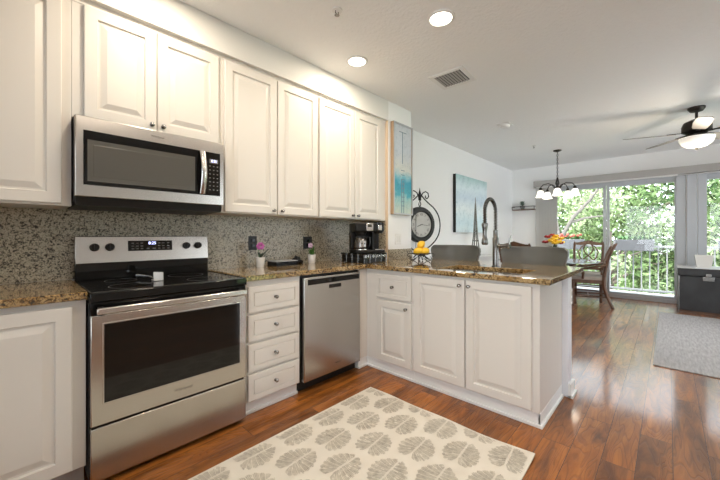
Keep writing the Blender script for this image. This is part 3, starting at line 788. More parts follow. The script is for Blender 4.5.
fx, fy = math.cos(YAW), math.sin(YAW); rx, ry = math.sin(YAW), -math.cos(YAW)
gx_, gy_ = lx + .092 * fx - .036 * rx, ly + .092 * fy - .036 * ry
obj('centre_rod', MB().tube([(gx_, gy_, zb + .018), (gx_, gy_, 1.405)], .0032, 6), 'iron', t)
def lemon(x, y, z, rz, tilt, label):
    mb = MB().lathe([(.0001, -.050), (.006, -.047), (.018, -.041), (.033, -.022), (.0385, 0), (.033, .022), (.018, .041), (.008, .048), (.0001, .051)], seg=20, close=False)
    o = obj('lemon', mb, 'lemon', smooth=True); o.location = (x, y, z); o.rotation_euler = (tilt, .2, rz)
    tag(o, label, 'lemon', 'lemons on the wire stand')
fx, fy = math.cos(YAW), math.sin(YAW); rx, ry = math.sin(YAW), -math.cos(YAW)
lemon(lx - .036 * fx - .040 * rx, ly - .036 * fy - .040 * ry, zb + .043, .3, 1.2, 'lower left lemon of the pile on the wire stand')
lemon(lx - .036 * fx + .040 * rx, ly - .036 * fy + .040 * ry, zb + .043, 1.2, 1.3, 'lower right lemon of the pile on the wire stand')
lemon(lx + .052 * fx+.005, ly + .052 * fy, zb + .046, 2.0, 1.0, 'lemon at the back of the pile, half hidden by the front pair')
lemon(lx - .01 * fx, ly - .01 * fy, zb + .108, .8, .9, 'topmost lemon of the pile on the wire stand')

# outlets and switches
def plate(name, label, mapf, a, z, w, h, m, m2, kind='outlet'):
    t = tag(obj(name, MB().panel(mapf, a - w / 2, a + w / 2, z - h / 2, z + h / 2, [(0, 0), (0, .004), (.003, .006), (.004, .006)]), m), label, 'outlet')
    mb = MB()
    if kind == 'outlet':
        for dz in (-.022, .022): mb.panel(mapf, a - .017, a + .017, z + dz - .014, z + dz + .014, [(0, .005), (0, .0075), (.002, .008)])
    else:
        n = 2 if w > .1 else 1
        for i in range(n):
            c = a + (i - (n - 1) / 2) * .046; mb.panel(mapf, c - .016, c + .016, z - .033, z + .033, [(0, .005), (0, .0075), (.002, .008)])
    obj('socket' if kind == 'outlet' else 'rocker', mb, m2, t)
    return t
plate('power_outlet', 'black outlet on the backsplash above the pink orchid', mapY(-.02), 1.154, 1.107, .075, .118, 'satin_black', 'gloss_black')
plate('power_outlet', 'black outlet on the backsplash behind the green-leaved orchid', mapY(-.02), 1.735, 1.100, .105, .118, 'satin_black', 'gloss_black')
plate('light_switch', 'white double switch plate on the wall below the tall beach picture', mapY(-.362), 2.745, 1.130, .115, .118, 'plastic_white', 'white_cer', 'switch')['category'] = 'light switch'
plate('power_outlet', 'white outlet on the end of the half wall under the counter', mapY(-2.06), 2.590, .72, .06, .115, 'plastic_white', 'white_cer')

# ================================================================== kitchen rug
def leaf_print(mb, cx, cy, L, z, rot, clip):
    """split-leaf outline made of hatch strokes on both sides of a bare midrib; base at -x, tip at +x"""
    ca, sa = math.cos(rot), math.sin(rot)
    def tr(u, v): return (cx + u * ca - v * sa, cy + u * sa + v * ca, z)
    inside = lambda p: clip[0] < p[0] < clip[1] and clip[2] < p[1] < clip[3]
    def curve(tt, f, side):
        m = (L * (-.22 + .64 * tt ** 1.3), .0035)
        ph = PI * (.94 - .925 * tt); r = .5 * L * (.95 + .05 * math.cos(ph))
        if ph > 2.5: r *= 1 - .34 * (ph - 2.5) / .6
        if ph < .5: r *= 1 + .12 * (1 - ph / .5) ** 2
        e = (r * math.cos(ph) - .01, .90 * r * math.sin(ph) + .003)
        mid = ((m[0] + e[0]) / 2 - .07 * L * (1 - tt), (m[1] + e[1]) / 2 + .03 * L)
        u = (1 - f) ** 2 * m[0] + 2 * f * (1 - f) * mid[0] + f * f * e[0]; v = (1 - f) ** 2 * m[1] + 2 * f * (1 - f) * mid[1] + f * f * e[1]
        return tr(u, side * v)
    nl = 9; nst = 4; nn = 5
    for side in (1, -1):
        for k in range(nl):
            rk = random.uniform(.95, 1.0)
            for q in range(nst):
                t0 = (k + .90 * q / nst) / nl; t1 = (k + .90 * (q + random.uniform(.70, .90)) / nst) / nl
                fe = rk * (1 - .07 * abs(q - 1.5)) * random.uniform(.96, 1.0); fb = random.uniform(.0, .05)
                for i in range(nn):
                    f0 = fb + (fe - fb) * i / nn; f1 = fb + (fe - fb) * (i + 1) / nn
                    qd = [curve(t0, f0, side), curve(t1, f0, side), curve(t1, f1, side), curve(t0, f1, side)]
                    if all(inside(p) for p in qd) and random.random() > .05: mb.add(qd, [(0, 1, 2, 3)])
t = thing('kitchen_rug', 'cream kitchen rug printed with taupe split leaves', 'rug', (.5, -1.55, 0))
RX0, RX1, RY0, RY1 = -1.0, 1.650, -2.075, -.918
bm_ = MB(); nx, ny = 60, 26; H = .007
# one grid, top surface slightly rippled towards the right edge
P = []
for i in range(nx + 1):
    for j in range(ny + 1):
        x = RX0 + (RX1 - RX0) * i / nx; y = RY0 + (RY1 - RY0) * j / ny
        lift = .016 * max(0, (x - 1.45) / .2) ** 2 * max(0, (-1.80 - y) / .28) ** 2
        ex = .004 * math.sin((y + 2.1) * 14) * max(0, (x - 1.5) / .15)
        P.append((x + ex, y, H + lift))
nv = len(P); fs = []
id_ = lambda i, j: i * (ny + 1) + j
for i in range(nx):
    for j in range(ny): fs.append((id_(i, j), id_(i + 1, j), id_(i + 1, j + 1), id_(i, j + 1)))
B_ = [(p[0], p[1], max(.0006, p[2] - H + .0006)) for p in P]
for i in range(nx):
    for j in range(ny): fs.append(tuple(nv + q for q in (id_(i, j + 1), id_(i + 1, j + 1), id_(i + 1, j), id_(i, j))))
rim = [id_(i, 0) for i in range(nx + 1)] + [id_(nx, j) for j in range(1, ny + 1)] + [id_(i, ny) for i in range(nx - 1, -1, -1)] + [id_(0, j) for j in range(ny - 1, 0, -1)]
for a, b in zip(rim, rim[1:] + rim[:1]): fs.append((a, b, nv + b, nv + a))
bm_.add(P + B_, fs); obj('pile', bm_, 'rug', t)
lf = MB()
for j in range(-1, 8):
    for i in range(-9, 4):
        cx = 1.150 + .2555 * i + (.128 if j % 2 else 0); cy = -1.190 - .197 * (j - 1)
        if cx < -.75: continue
        leaf_print(lf, cx, cy, .236, H + .0012, random.uniform(-.06, .10), (RX0, RX1 - .012 - .0, RY0 + .01, RY1 - .01))
def lifted(p):
    x, y, z = p
    l = .016 * max(0, (x - 1.45) / .2) ** 2 * max(0, (-1.80 - y) / .28) ** 2
    return (x, y, z + l)
lf.v = [lifted(p) for p in lf.v]
obj('leaf_print', lf, 'rug_leaf', t)

# ================================================================== ceiling fittings
def can(x, y, label):
    t = thing('recessed_light', label, 'ceiling light', (x, y, CEIL), group='recessed ceiling lights')
    obj('trim_ring', MB().lathe([(.070, -.001), (.092, -.001), (.090, -.007), (.074, -.010), (.070, -.004), (.070, -.001)], (x, y, CEIL), 36, close=False), 'plastic_white', t, smooth=True)
    obj('lens', MB().lathe([(.0001, -.0015), (.0715, -.0015), (.0715, -.004), (.0001, -.005)], (x, y, CEIL), 32, close=False), 'lens', t, smooth=True)
    lamp('bulb', 'AREA', (x, y, CEIL - .012), CAN_W, (1, .85, .67), t, .13)
can(1.748, -.678, 'round recessed ceiling light closer to the wall cabinets')
can(1.743, -1.469, 'round recessed ceiling light farther out, cut near the top edge')
can(.35, -.72, 'recessed ceiling light above the range, out of the frame')
can(.35, -1.60, 'added recessed fill light above the kitchen rug, out of the frame')  # unseen fitting, added to bring more light into the kitchen
can(.35, -2.9, 'added recessed fill light right above the viewer, out of the frame')  # also unseen, put in for extra light
can(1.745, -2.50, 'added recessed fill light beside the peninsula end, out of the frame')  # unseen can added to light the peninsula side
# vent
t = thing('ceiling_vent', 'square white air vent grille in the ceiling', 'vent', (2.57, -1.12, CEIL), math.radians(3))
v = MB(); o1, i1 = .165, .125
for a in ((-o1, o1, -o1, -i1), (-o1, o1, i1, o1), (-o1, -i1, -i1, i1), (i1, o1, -i1, i1)): v.box(a[0], a[1], a[2], a[3], -.012, -.001)
obj('frame', v, 'plastic_white', t, local=True, bevel=.002)
obj('duct', MB().box(-i1, i1, -i1, i1, -.003, -.001), 'satin_black', t, local=True)
for k in range(9):
    yy = -i1 + .027 * (k + .6); s = MB().extr([(-i1, yy, -.004), (-i1, yy + .013, -.012), (-i1, yy + .014, -.011), (-i1, yy + .001, -.003)], (2 * i1, 0, 0)); obj('slat', s, 'valance', t, local=True)
t = thing('smoke_detector', 'white smoke detector on the ceiling past the vent', 'smoke detector', (4.23, -1.01, CEIL))
obj('base', MB().box(4.15, 4.31, -1.09, -.93, CEIL - .012, CEIL - .001), 'plastic_white', t, bevel=.004)
obj('cover', MB().lathe([(.062, 0), (.062, -.02), (.05, -.034), (.0001, -.036)], (4.23, -1.01, CEIL - .012), 24, close=False), 'plastic_white', t, smooth=True)
def sprinkler(x, y, label, s=1):
    t = thing('fire_sprinkler', label, 'sprinkler', (x, y, CEIL), group='ceiling sprinklers')
    obj('escutcheon', MB().lathe([(.0001, -.001), (.035 * s, -.001), (.033 * s, -.007), (.014, -.010), (.0001, -.010)], (x, y, CEIL), 24, close=False), 'plastic_white', t, smooth=True)
    m = MB(); m.tube([(x - .012, y, CEIL - .008), (x - .014, y, CEIL - .022), (x, y, CEIL - .034)], .003, 6); m.tube([(x + .012, y, CEIL - .008), (x + .014, y, CEIL - .022), (x, y, CEIL - .034)], .003, 6); m.lathe([(.016, -.036), (.016, -.034)], (x, y, CEIL), 12)
    obj('head', m, 'nickel', t, smooth=True)
sprinkler(1.207, -1.017, 'ceiling sprinkler head nearer the wall cabinets at the top edge')
sprinkler(5.62, -.98, 'ceiling sprinkler head farther away, before the chandelier')
# fan
fxx, fyy = 5.14, -2.82; zbl = 2.345
t = thing('ceiling_fan', 'dark ceiling fan with lit glass bowl at the right edge', 'fan', (fxx, fyy, CEIL))
obj('canopy', MB().lathe([(.0001, 0), (.075, 0), (.075, -.015), (.055, -.045), (.02, -.055), (.0001, -.055)], (fxx, fyy, CEIL - .001), 28, close=False), 'bronze', t, smooth=True)
obj('downrod', MB().lathe([(.013, -.20), (.013, -.05)], (fxx, fyy, CEIL), 12), 'bronze', t, smooth=True)
obj('motor', MB().lathe([(.0001, .155), (.05, .155), (.11, .125), (.128, .08), (.128, .02), (.10, .005), (.07, -.02), (.0001, -.02)], (fxx, fyy, zbl), 32, close=False), 'bronze', t, smooth=True)
bl_m = simple('fan_blade_finish', (.26, .24, .22), .4)
for k in range(5):
    a = math.radians(39 + 72 * k)
    out = [(.20, -.05), (.26, -.062), (.45, -.072), (.62, -.066), (.67, -.05), (.69, 0), (.67, .05), (.62, .066), (.45, .072), (.26, .062), (.20, .05)]
    m = MB().prism(out, -.004, .004).xf(Matrix.Translation((fxx, fyy, zbl)) @ Matrix.Rotation(a, 4, 'Z') @ Matrix.Rotation(math.radians(-12), 4, 'X'))
    bl = obj('blade', m, bl_m, t, bevel=.002)
    m = MB().prism([(.09, -.02), (.15, -.012), (.24, -.03), (.27, 0), (.24, .03), (.15, .012), (.09, .02)], .0045, .012).xf(Matrix.Translation((fxx, fyy, zbl)) @ Matrix.Rotation(a, 4, 'Z') @ Matrix.Rotation(math.radians(-12), 4, 'X'))
    obj('blade_iron', m, 'bronze', bl)
obj('light_collar', MB().lathe([(.0001, -.02), (.09, -.02), (.14, -.035), (.14, -.05), (.0001, -.05)], (fxx, fyy, zbl), 28, close=False), 'bronze', t, smooth=True)
obj('glass_bowl', MB().lathe([(.152, -.052), (.150, -.075), (.130, -.12), (.09, -.150), (.04, -.166), (.0001, -.169)], (fxx, fyy, zbl), 36, close=False), 'bowl', t, smooth=True)
obj('finial', MB().lathe([(.0001, -.171), (.018, -.173), (.012, -.185), (.004, -.195), (.0001, -.196)], (fxx, fyy, zbl), 12, close=False), 'bronze', t, smooth=True)
lamp('bulb', 'POINT', (fxx, fyy, zbl - .30), 14, (1, .86, .68), t, .12)
# chandelier
hx, hy = 6.21, -1.19
t = thing('chandelier', 'bronze five-arm chandelier with white bell shades over the dining table', 'chandelier', (hx, hy, CEIL))
obj('canopy', MB().lathe([(.0001, 0), (.065, 0), (.06, -.015), (.015, -.03), (.0001, -.03)], (hx, hy, CEIL - .001), 24, close=False), 'bronze', t, smooth=True)
ch = MB(); z = CEIL - .03; k = 0
while z > 2.16:
    r = arc((0, 0, 0), 1, 0, 360, 10, 'xz'); pts = [(p[0] * .011, 0, p[2] * .024) for p in r]
    m = Matrix.Translation((hx, hy, z - .02)) @ Matrix.Rotation(PI / 2 * (k % 2), 4, 'Z'); ch.tube([m @ Vector(p) for p in pts], .0036, 5, cap=False); z -= .036; k += 1
obj('chain', ch, 'bronze', t, smooth=True)
obj('column', MB().lathe([(.0001, 2.17), (.012, 2.165), (.022, 2.12), (.034, 2.07), (.022, 2.03), (.045, 1.99), (.05, 1.96), (.03, 1.93), (.012, 1.90), (.0001, 1.885)], (hx, hy, 0), 20, close=False), 'bronze', t, smooth=True)
for k in range(5):
    a = math.radians(72 * k + 192); ca, sa = math.cos(a), math.sin(a)
    P = [(.03, 1.97), (.08, 2.04), (.14, 2.07), (.225, 2.05), (.264, 2.00), (.264, 1.985)]
    ar = obj('arm', MB().tube([(hx + r * ca, hy + r * sa, h) for r, h in P], .008, 8), 'bronze', t, smooth=True)
    cx, cy = hx + .264 * ca, hy + .264 * sa
    obj('socket', MB().lathe([(.02, 1.945), (.026, 1.955), (.022, 1.995), (.008, 2.0)], (cx, cy, 0), 14), 'bronze', ar, smooth=True)
    obj('shade', MB().lathe([(.022, 1.955), (.040, 1.945), (.055, 1.91), (.062, 1.87), (.080, 1.835), (.076, 1.835), (.056, 1.868), (.035, 1.94)], (cx, cy, 0), 24, close=False), 'shade', ar, smooth=True)
    lamp('bulb', 'POINT', (cx, cy, 1.86), 1.6, (1, .88, .72), ar, .03)

# ================================================================== pictures, clock, shelf
pm = picture_mat('beach_print', -.50, .50, [(0, (.55, .60, .52)), (.17, (.30, .55, .55)), (.22, (.05, .36, .46)), (.34, (.03, .32, .45)), (.42, (.22, .50, .58)), (.50, (.62, .64, .60)), (.70, (.55, .60, .66)), (1, (.62, .66, .71))], 9)
t = thing('framed_picture', 'tall narrow framed beach picture on the wall beside the cabinets', 'picture', (2.79, -.38, 1.915))
x0, x1, z0, z1 = 2.607, 2.972, 1.405, 2.425
f = MB(); y0, y1 = -.408, -.364
for a in ((x0, x0 + .012, z0, z1), (x1 - .012, x1, z0, z1), (x0 + .012, x1 - .012, z0, z0 + .012), (x0 + .012, x1 - .012, z1 - .012, z1)): f.box(a[0], a[1], y0, y1, a[2], a[3])
obj('frame', f, 'wood2', t)
f = MB()
for a in ((x0, x0 + .016, z0, z1), (x1 - .016, x1, z0, z1), (x0 + .016, x1 - .016, z0, z0 + .016), (x0 + .016, x1 - .016, z1 - .016, z1)): f.box(a[0], a[1], y0 - .003, y0, a[2], a[3])
obj('face_moulding', f, 'frame', t)
pr = obj('print', MB().box(x0 + .012, x1 - .012, -.398, -.394, z0 + .012, z1 - .012), pm, t)
po = MB()
for (xx, zz0, zz1) in ((2.76, 1.42, 1.80), (2.80, 1.42, 1.78), (2.775, 1.98, 2.33)): po.box(xx, xx + .012, -.3995, -.398, zz0, zz1)
po.box(2.72, 2.86, -.3995, -.398, 2.33, 2.338)
for k in range(9): po.box(2.755, 2.82, -.3995, -.398, 1.50 + .05 * k, 1.508 + .05 * k)
obj('pier_drawing', po, simple('slate_print_ink', (.16, .25, .30), .5), pr)
am = picture_mat('abstract_print', -.48, .48, [(0, (.74, .86, .90)), (.2, (.66, .82, .88)), (.42, (.82, .90, .93)), (.62, (.62, .74, .84)), (.8, (.74, .86, .90)), (1, (.42, .62, .62))], 4.5)
t = thing('canvas_painting', 'large pale blue abstract canvas with black edge on the white wall', 'painting', (5.36, -.03, 1.70))
obj('edge_frame', MB().box(4.735, 5.985, -.048, -.002, 1.222, 2.185), 'satin_black', t)
obj('canvas', MB().box(4.745, 5.985, -.054, -.048, 1.222, 2.185), am, t)

# console table (mostly hidden behind the stools) that carries the clock stand and the wire tower
t = thing('console_table', 'narrow white console table along the wall behind the bar stools', 'table', (4.35, -.2, 0))
obj('tabletop', MB().box(3.06, 5.62, -.40, -.03, .80, .83), 'console', t, bevel=.004)
obj('apron', MB().box(3.10, 5.58, -.375, -.06, .72, .80), 'console', t)
for x in (3.11, 5.53):
    for y in (-.38, -.09): obj('leg', MB().box(x, x + .045, y, y + .045, 0, .72), 'console', t, bevel=.003)
# scroll clock
kx, ky_, kz = 3.44, -.2, 1.312
t = thing('scroll_clock', 'round black clock in a tall wrought iron scroll stand', 'clock', (kx, ky_, .831), math.radians(-16))
def K(p): return (p[0], p[1], p[2])
zc = kz - .831
cl = obj('case', MB().lathe([(.165, -.035), (.180, -.05), (.222, -.045), (.235, -.02), (.235, .03), (.0001, .03)][::-1] , (0, 0, zc), 40, 'y', False), 'satin_black', t, local=True, smooth=True)
obj('dial', MB().lathe([(.0001, -.030), (.172, -.030), (.172, -.026), (.0001, -.026)], (0, 0, zc), 40, 'y', False), 'face', cl, local=True)
ROM = ['XII', 'I', 'II', 'III', 'IIII', 'V', 'VI', 'VII', 'VIII', 'IX', 'X', 'XI']
for i, s_ in enumerate(ROM):
    a = 2 * PI * i / 12; n_ = text('numeral', s_, .044, (0, 0, 0), (PI / 2, a, 0), 'ink', None); n_.parent = cl; n_.location = (.132 * math.sin(a), -.0312, zc + .132 * math.cos(a)); n_.rotation_euler = (PI / 2, a, 0)
def hand(l, w_, a): return MB().box(-w_ / 2, w_ / 2, -.035, -.033, -.02, l).xf(Matrix.Translation((0, 0, zc)) @ Matrix.Rotation(a, 4, 'Y'))
obj('hour_hand', hand(.075, .010, math.radians(250)), 'ink', cl, local=True); obj('minute_hand', hand(.11, .006, math.radians(95)), 'ink', cl, local=True)
for sgn in (1, -1):
    P = [(.0, .905), (.02, .87), (.06, .825), (.13, .765), (.21, .70), (.275, .60), (.298, .48), (.28, .36), (.23, .27), (.16, .20), (.09, .15), (.05, .10), (.09, .045), (.16, .015), (.21, .012), (.235, .035), (.22, .06), (.20, .055)]
    sm = []
    for i in range(len(P) - 1):
        p0, p1, p2, p3 = P[max(0, i - 1)], P[i], P[i + 1], P[min(len(P) - 1, i + 2)]
        for q in range(4):
            f = q / 4; f2, f3 = f * f, f ** 3
            sm.append(tuple(.5 * (2 * p1[d] + (p2[d] - p0[d]) * f + (2 * p0[d] - 5 * p1[d] + 4 * p2[d] - p3[d]) * f2 + (-p0[d] + 3 * p1[d] - 3 * p2[d] + p3[d]) * f3) for d in (0, 1)))
    sm.append(P[-1])
    obj('frame_rail', MB().tube([(sgn * a * 1.22, .0, b + .004) for a, b in sm], .0085, 7), 'iron', t, local=True, smooth=True)
    S = [(.012, .80), (.02, .85), (.05, .90), (.10, .925), (.145, .905), (.155, .86), (.125, .83), (.095, .845), (.10, .87)]
    obj('scroll', MB().tube([(sgn * a, 0, b) for a, b in S], .0075, 7), 'iron', t, local=True, smooth=True)
obj('finial', MB().lathe([(.0001, .80), (.02, .81), (.012, .84), (.022, .88), (.008, .93), (.0001, .975)], (0, 0, 0), 12, close=False), 'iron', t, local=True, smooth=True)
obj('hanger', MB().tube([(0, 0, zc + .23), (-.02, 0, zc + .27), (0, 0, zc + .32), (.02, 0, zc + .27), (0, 0, zc + .23)], .006, 6), 'iron', t, local=True, smooth=True)
obj('post', MB().tube([(0, .02, .02), (0, .02, zc - .2)], .008, 6), 'iron', t, local=True)
obj('foot', MB().box(-.12, .12, -.07, .07, 0, .012), 'iron', t, local=True, bevel=.003)
# wire tower
tx, ty, tz0 = 5.15, -.2, .831
t = thing('wire_tower', 'slender grey wire tower ornament in front of the blue canvas', 'ornament', (tx, ty, tz0))
for sx in (1, -1):
    for sy in (1, -1):
        P = [(.075, 0), (.058, .12), (.042, .24), (.030, .36), (.022, .52), (.013, .72), (.006, .88)]
        obj('leg', MB().tube([(tx + sx * a * .75, ty + sy * a * .75, tz0 + b) for a, b in P], [.011, .010, .009, .009, .008, .007, .005], 6), 'nickel', t, smooth=True)
for (z, h) in ((.24, .040), (.40, .027), (.56, .019)):
    obj('platform', MB().box(tx - h, tx + h, ty - h, ty + h, tz0 + z, tz0 + z + .018), 'nickel', t)
obj('spire', MB().tube([(tx, ty, tz0 + .86), (tx, ty, tz0 + .985)], [.010, .003], 6), 'nickel', t)

# wall shelf with little plant
t = thing('wall_shelf', 'small dark railed shelf on the far wall by the corner', 'shelf', (XF - .07, -.27, 1.73))
obj('board', MB().box(XF - .15, XF - .001, -.50, -.045, 1.725, 1.742), 'wood', t)
rl = MB()
for z in (1.80,): rl.tube([(XF - .004, -.048, z), (XF - .147, -.048, z), (XF - .147, -.497, z), (XF - .004, -.497, z)], .007, 6)
for y in (-.048, -.27, -.497): rl.tube([(XF - .147, y, 1.742), (XF - .147, y, 1.80)], .006, 6)
obj('rail', rl, 'bronze', t)
t = thing('small_plant', 'little round grey-green plant standing on the wall shelf', 'plant', (XF - .08, -.245, 1.743))
obj('pot', MB().lathe([(.0001, 0), (.035, 0), (.05, .075), (.0001, .07)], (XF - .08, -.245, 1.7425), 16, close=False), 'nickel', t, smooth=True)
m = MB()
for k in range(60):
    a = random.random() * 2 * PI; r = random.random() * .085; blade_leaf(m, (XF - .08, -.245, 1.81), (XF - .08 + r * math.cos(a) * .8, -.245 + r * math.sin(a), 1.85 + random.random() * .08), .012, .01, 3)
obj('leaves', m, 'sage', t)

# ================================================================== bar stools
def make_stool(label, loc, rotz):
    t = thing('bar_stool', label, 'stool', loc, rotz, 'grey bar stools')
    # local: faces -x, back at +x
    def shell(off):
        P = []; nu, nz = 24, 14
        for j in range(nz + 1):
            fz = j / nz; z = .62 + .44 * fz
            w = .228 + .072 * min(1, max(0, (fz - .3) / .6)) ** 1.0
            if fz > .86: w -= .040 * ((fz - .86) / .14) ** 2
            if fz < .35: w -= .03 * ((.35 - fz) / .35)
            for i in range(nu + 1):
                s = -1 + 2 * i / nu
                curve = .17 * abs(s) ** 2.4
                P.append((.20 - curve + off * (1 - .3 * abs(s)) + .03 * (fz - .5), (w + (off * .3 if abs(s) > .9 else 0)) * math.sin(s * PI / 2) if False else (w + off * .25) * s, z))
        return P, nu, nz
    A, nu, nz = shell(0); Bq, _, _ = shell(.045)
    k = len(A); fs = []; q = lambda i, j: j * (nu + 1) + i
    for j in range(nz):
        for i in range(nu): fs += [(q(i, j), q(i + 1, j), q(i + 1, j + 1), q(i, j + 1)), (k + q(i, j + 1), k + q(i + 1, j + 1), k + q(i + 1, j), k + q(i, j))]
    for i in range(nu): fs += [(q(i, nz), q(i + 1, nz), k + q(i + 1, nz), k + q(i, nz)), (q(i + 1, 0), q(i, 0), k + q(i, 0), k + q(i + 1, 0))]
    for j in range(nz): fs += [(q(0, j), q(0, j + 1), k + q(0, j + 1), k + q(0, j)), (q(nu, j + 1), q(nu, j), k + q(nu, j), k + q(nu, j + 1))]
    obj('backrest', MB().add(A + Bq, fs), 'stool', t, local=True, bevel=.014, seg=3)
    obj('seat', MB().prism([(-.22, -.22), (.10, -.245), (.185, -.15), (.20, 0), (.185, .15), (.10, .245), (-.22, .22), (-.25, .15), (-.25, -.15)], .60, .68), 'stool', t, local=True, bevel=.02, seg=3)
    obj('seat_frame', MB().box(-.20, .17, -.19, .19, .56, .60), 'stool_leg', t, local=True)
    for sx, sy in ((-1, -1), (-1, 1), (1, -1), (1, 1)):
        obj('leg', MB().tube([(sx * .165, sy * .17, .58), (sx * .20, sy * .21, 0.0)], [.022, .015], 8), 'stool_leg', t, local=True)
    fr = MB()
    fr.tube([(-.19, -.195, .2), (-.19, .195, .2)], .01, 6); fr.tube([(.19, -.195, .25), (.19, .195, .25)], .01, 6)
    for sy in (-1, 1): fr.tube([(-.188, sy * .195, .25), (.188, sy * .195, .25)], .01, 6)
    obj('footrest', fr, 'stool_leg', t, local=True)
    return t
s1 = make_stool('grey curved-back bar stool behind the faucet side nearer the clock', (3.12, -.825, 0), 0)
dup(s1, (3.12, -1.635, 0), 0, 'grey curved-back bar stool nearer the open end of the peninsula')

# ================================================================== dining set
t = thing('dining_table', 'dining table with pale glass top beyond the bar stools', 'table', (6.1, -.95, 0))
ov = []
for k in range(48):
    a = 2 * PI * k / 48; ca, sa = math.cos(a), math.sin(a); e = .75
    ov.append((6.1 + .56 * math.copysign(abs(ca) ** e, ca), -.96 + .84 * math.copysign(abs(sa) ** e, sa)))
obj('tabletop', MB().prism(ov, .738, .752), 'glass_top', t, bevel=.004)
obj('apron', MB().prism([(6.1 + (p[0] - 6.1) * .5, -.96 + (p[1] + .96) * .5) for p in ov], .68, .737), 'wood', t)
for sx in (-1, 1):
    for sy in (-1, 1):
        x, y = 6.1 + sx * .24, -.96 + sy * .42
        obj('leg', MB().tube([(x, y, .68), (x + sx * .03, y, .5), (x, y, .25), (x + sx * .05, y + sy * .03, 0)], [.045, .05, .03, .035], 10), 'wood', t, smooth=True)

def make_chair(label, loc, rotz, arms=False):
    t = thing('dining_chair', label, 'chair', loc, rotz, 'carved wooden dining chairs')
    # faces +y
    sm = True
    obj('seat', MB().prism([(-.24, .22), (-.20, .25), (.20, .25), (.24, .22), (.21, -.20), (-.21, -.20)], .44, .50), 'upholstery', t, local=True, bevel=.022, seg=3)
    obj('seat_frame', MB().prism([(-.235, .24), (.235, .24), (.205, -.205), (-.205, -.205)], .385, .445), 'wood', t, local=True, bevel=.004)
    for s in (-1, 1):
        obj('leg', MB().tube([(s * .215, .215, .40), (s * .218, .222, .30), (s * .21, .215, .12), (s * .215, .22, 0)], [.028, .027, .019, .021], 8), 'wood', t, local=True, smooth=True)
        P = [(s * .20, -.32, 0), (s * .20, -.255, .16), (s * .20, -.205, .34), (s * .20, -.20, .48), (s * .212, -.225, .65), (s * .222, -.27, .85), (s * .225, -.335, 1.0), (s * .222, -.365, 1.045)]
        obj('leg', MB().tube(P, [.022, .023, .026, .026, .023, .021, .02, .012], 8), 'wood', t, local=True, smooth=True)
        obj('stretcher', MB().tube([(s * .213, .215, .16), (s * .203, -.245, .18)], .012, 6), 'wood', t, local=True)
    for y, z in ((.0, .17), (-.22, .24), (.215, .26)): obj('stretcher', MB().tube([(-.208, y, z), (.208, y, z)], .011, 6), 'wood', t, local=True)
    # crest with a peak
    top = [(-.235, .99), (-.235, 1.035), (-.16, 1.035), (-.08, 1.055), (0, 1.08), (.08, 1.055), (.16, 1.035), (.235, 1.035), (.235, .99), (.12, .985), (0, 1.00), (-.12, .985)]
    obj('crest_rail', MB().extr([(a, -.350 - (z - 1.03) * .3, z) for a, z in top], (0, .028, 0)), 'wood', t, local=True, bevel=.004)
    obj('back_rail', MB().box(-.20, .20, -.222, -.198, .53, .57), 'wood', t, local=True, bevel=.004)
    yb = lambda z: -.208 - max(0, z - .56) ** 1.5 * .42
    for s in (-1, 1):
        P = [(.02, .56), (.05, .66), (.13, .76), (.155, .86), (.10, .96), (.04, .995)]
        obj('splat', MB().tube([(s * a, yb(z), z) for a, z in P], .011, 6), 'wood', t, local=True, smooth=True)
        P = [(.15, .56), (.12, .66), (.03, .76), (-.05, .84), (-.08, .92), (-.05, .995)]
        obj('splat', MB().tube([(s * a, yb(z) - .006 * s, z) for a, z in P], .011, 6), 'wood', t, local=True, smooth=True)
    if arms:
        for s in (-1, 1):
            obj('arm', MB().tube([(s * .218, -.235, .70), (s * .25, -.12, .67), (s * .275, .02, .635), (s * .275, .12, .63), (s * .265, .165, .615)], [.018, .019, .021, .022, .016], 8), 'wood', t, local=True, smooth=True)
            obj('arm_post', MB().tube([(s * .27, .10, .62), (s * .255, .07, .58), (s * .23, .08, .46)], [.018, .015, .018], 8), 'wood', t, local=True, smooth=True)
    return t
# armchair: near-side front foot (5.81,-1.52) and rear foot (6.28,-1.92)
make_chair('carved wooden armchair with beige seat, turned sideways at the table end', (6.42, -1.60, 0), math.radians(10), True)
make_chair('wooden side chair with looped back on the window side of the table', (6.97, -1.50, 0), PI / 2 + .08)
make_chair('wooden side chair whose carved crest peeks over the right bar stool', (5.38, -.86, 0), -PI / 2)
# flowers
x, y = 6.02, -1.17; zt = .7525
t = thing('flower_vase', 'low vase of red and yellow flowers on the dining table', 'flowers', (x, y, zt))
obj('vase', MB().lathe([(.0001, 0), (.05, 0), (.075, .05), (.07, .11), (.055, .15), (.0001, .145)], (x, y, zt), 20, close=False), 'glass_black', t, smooth=True)
m = MB()
for k in range(26):
    a = random.random() * 2 * PI; r = .06 + .12 * random.random(); blade_leaf(m, (x, y, zt + .13), (x + r * math.cos(a), y + r * math.sin(a), zt + .17 + random.random() * .12), .018, .02, 4)
obj('leaves', m, 'leaf_dk', t)
def blossom(c, r, mt):
    m = MB(); m.sphere(c, r * .5, 8, 6)
    for k in range(7):
        a = k * 2 * PI / 7; m.sphere((c[0] + r * .6 * math.cos(a), c[1] + r * .6 * math.sin(a), c[2] + .2 * r * (k % 2)), r * .48, 8, 6, (1, 1, .8))
    obj('blossom', m, mt, t, smooth=True)
R_ = (math.sin(YAW), -math.cos(YAW))
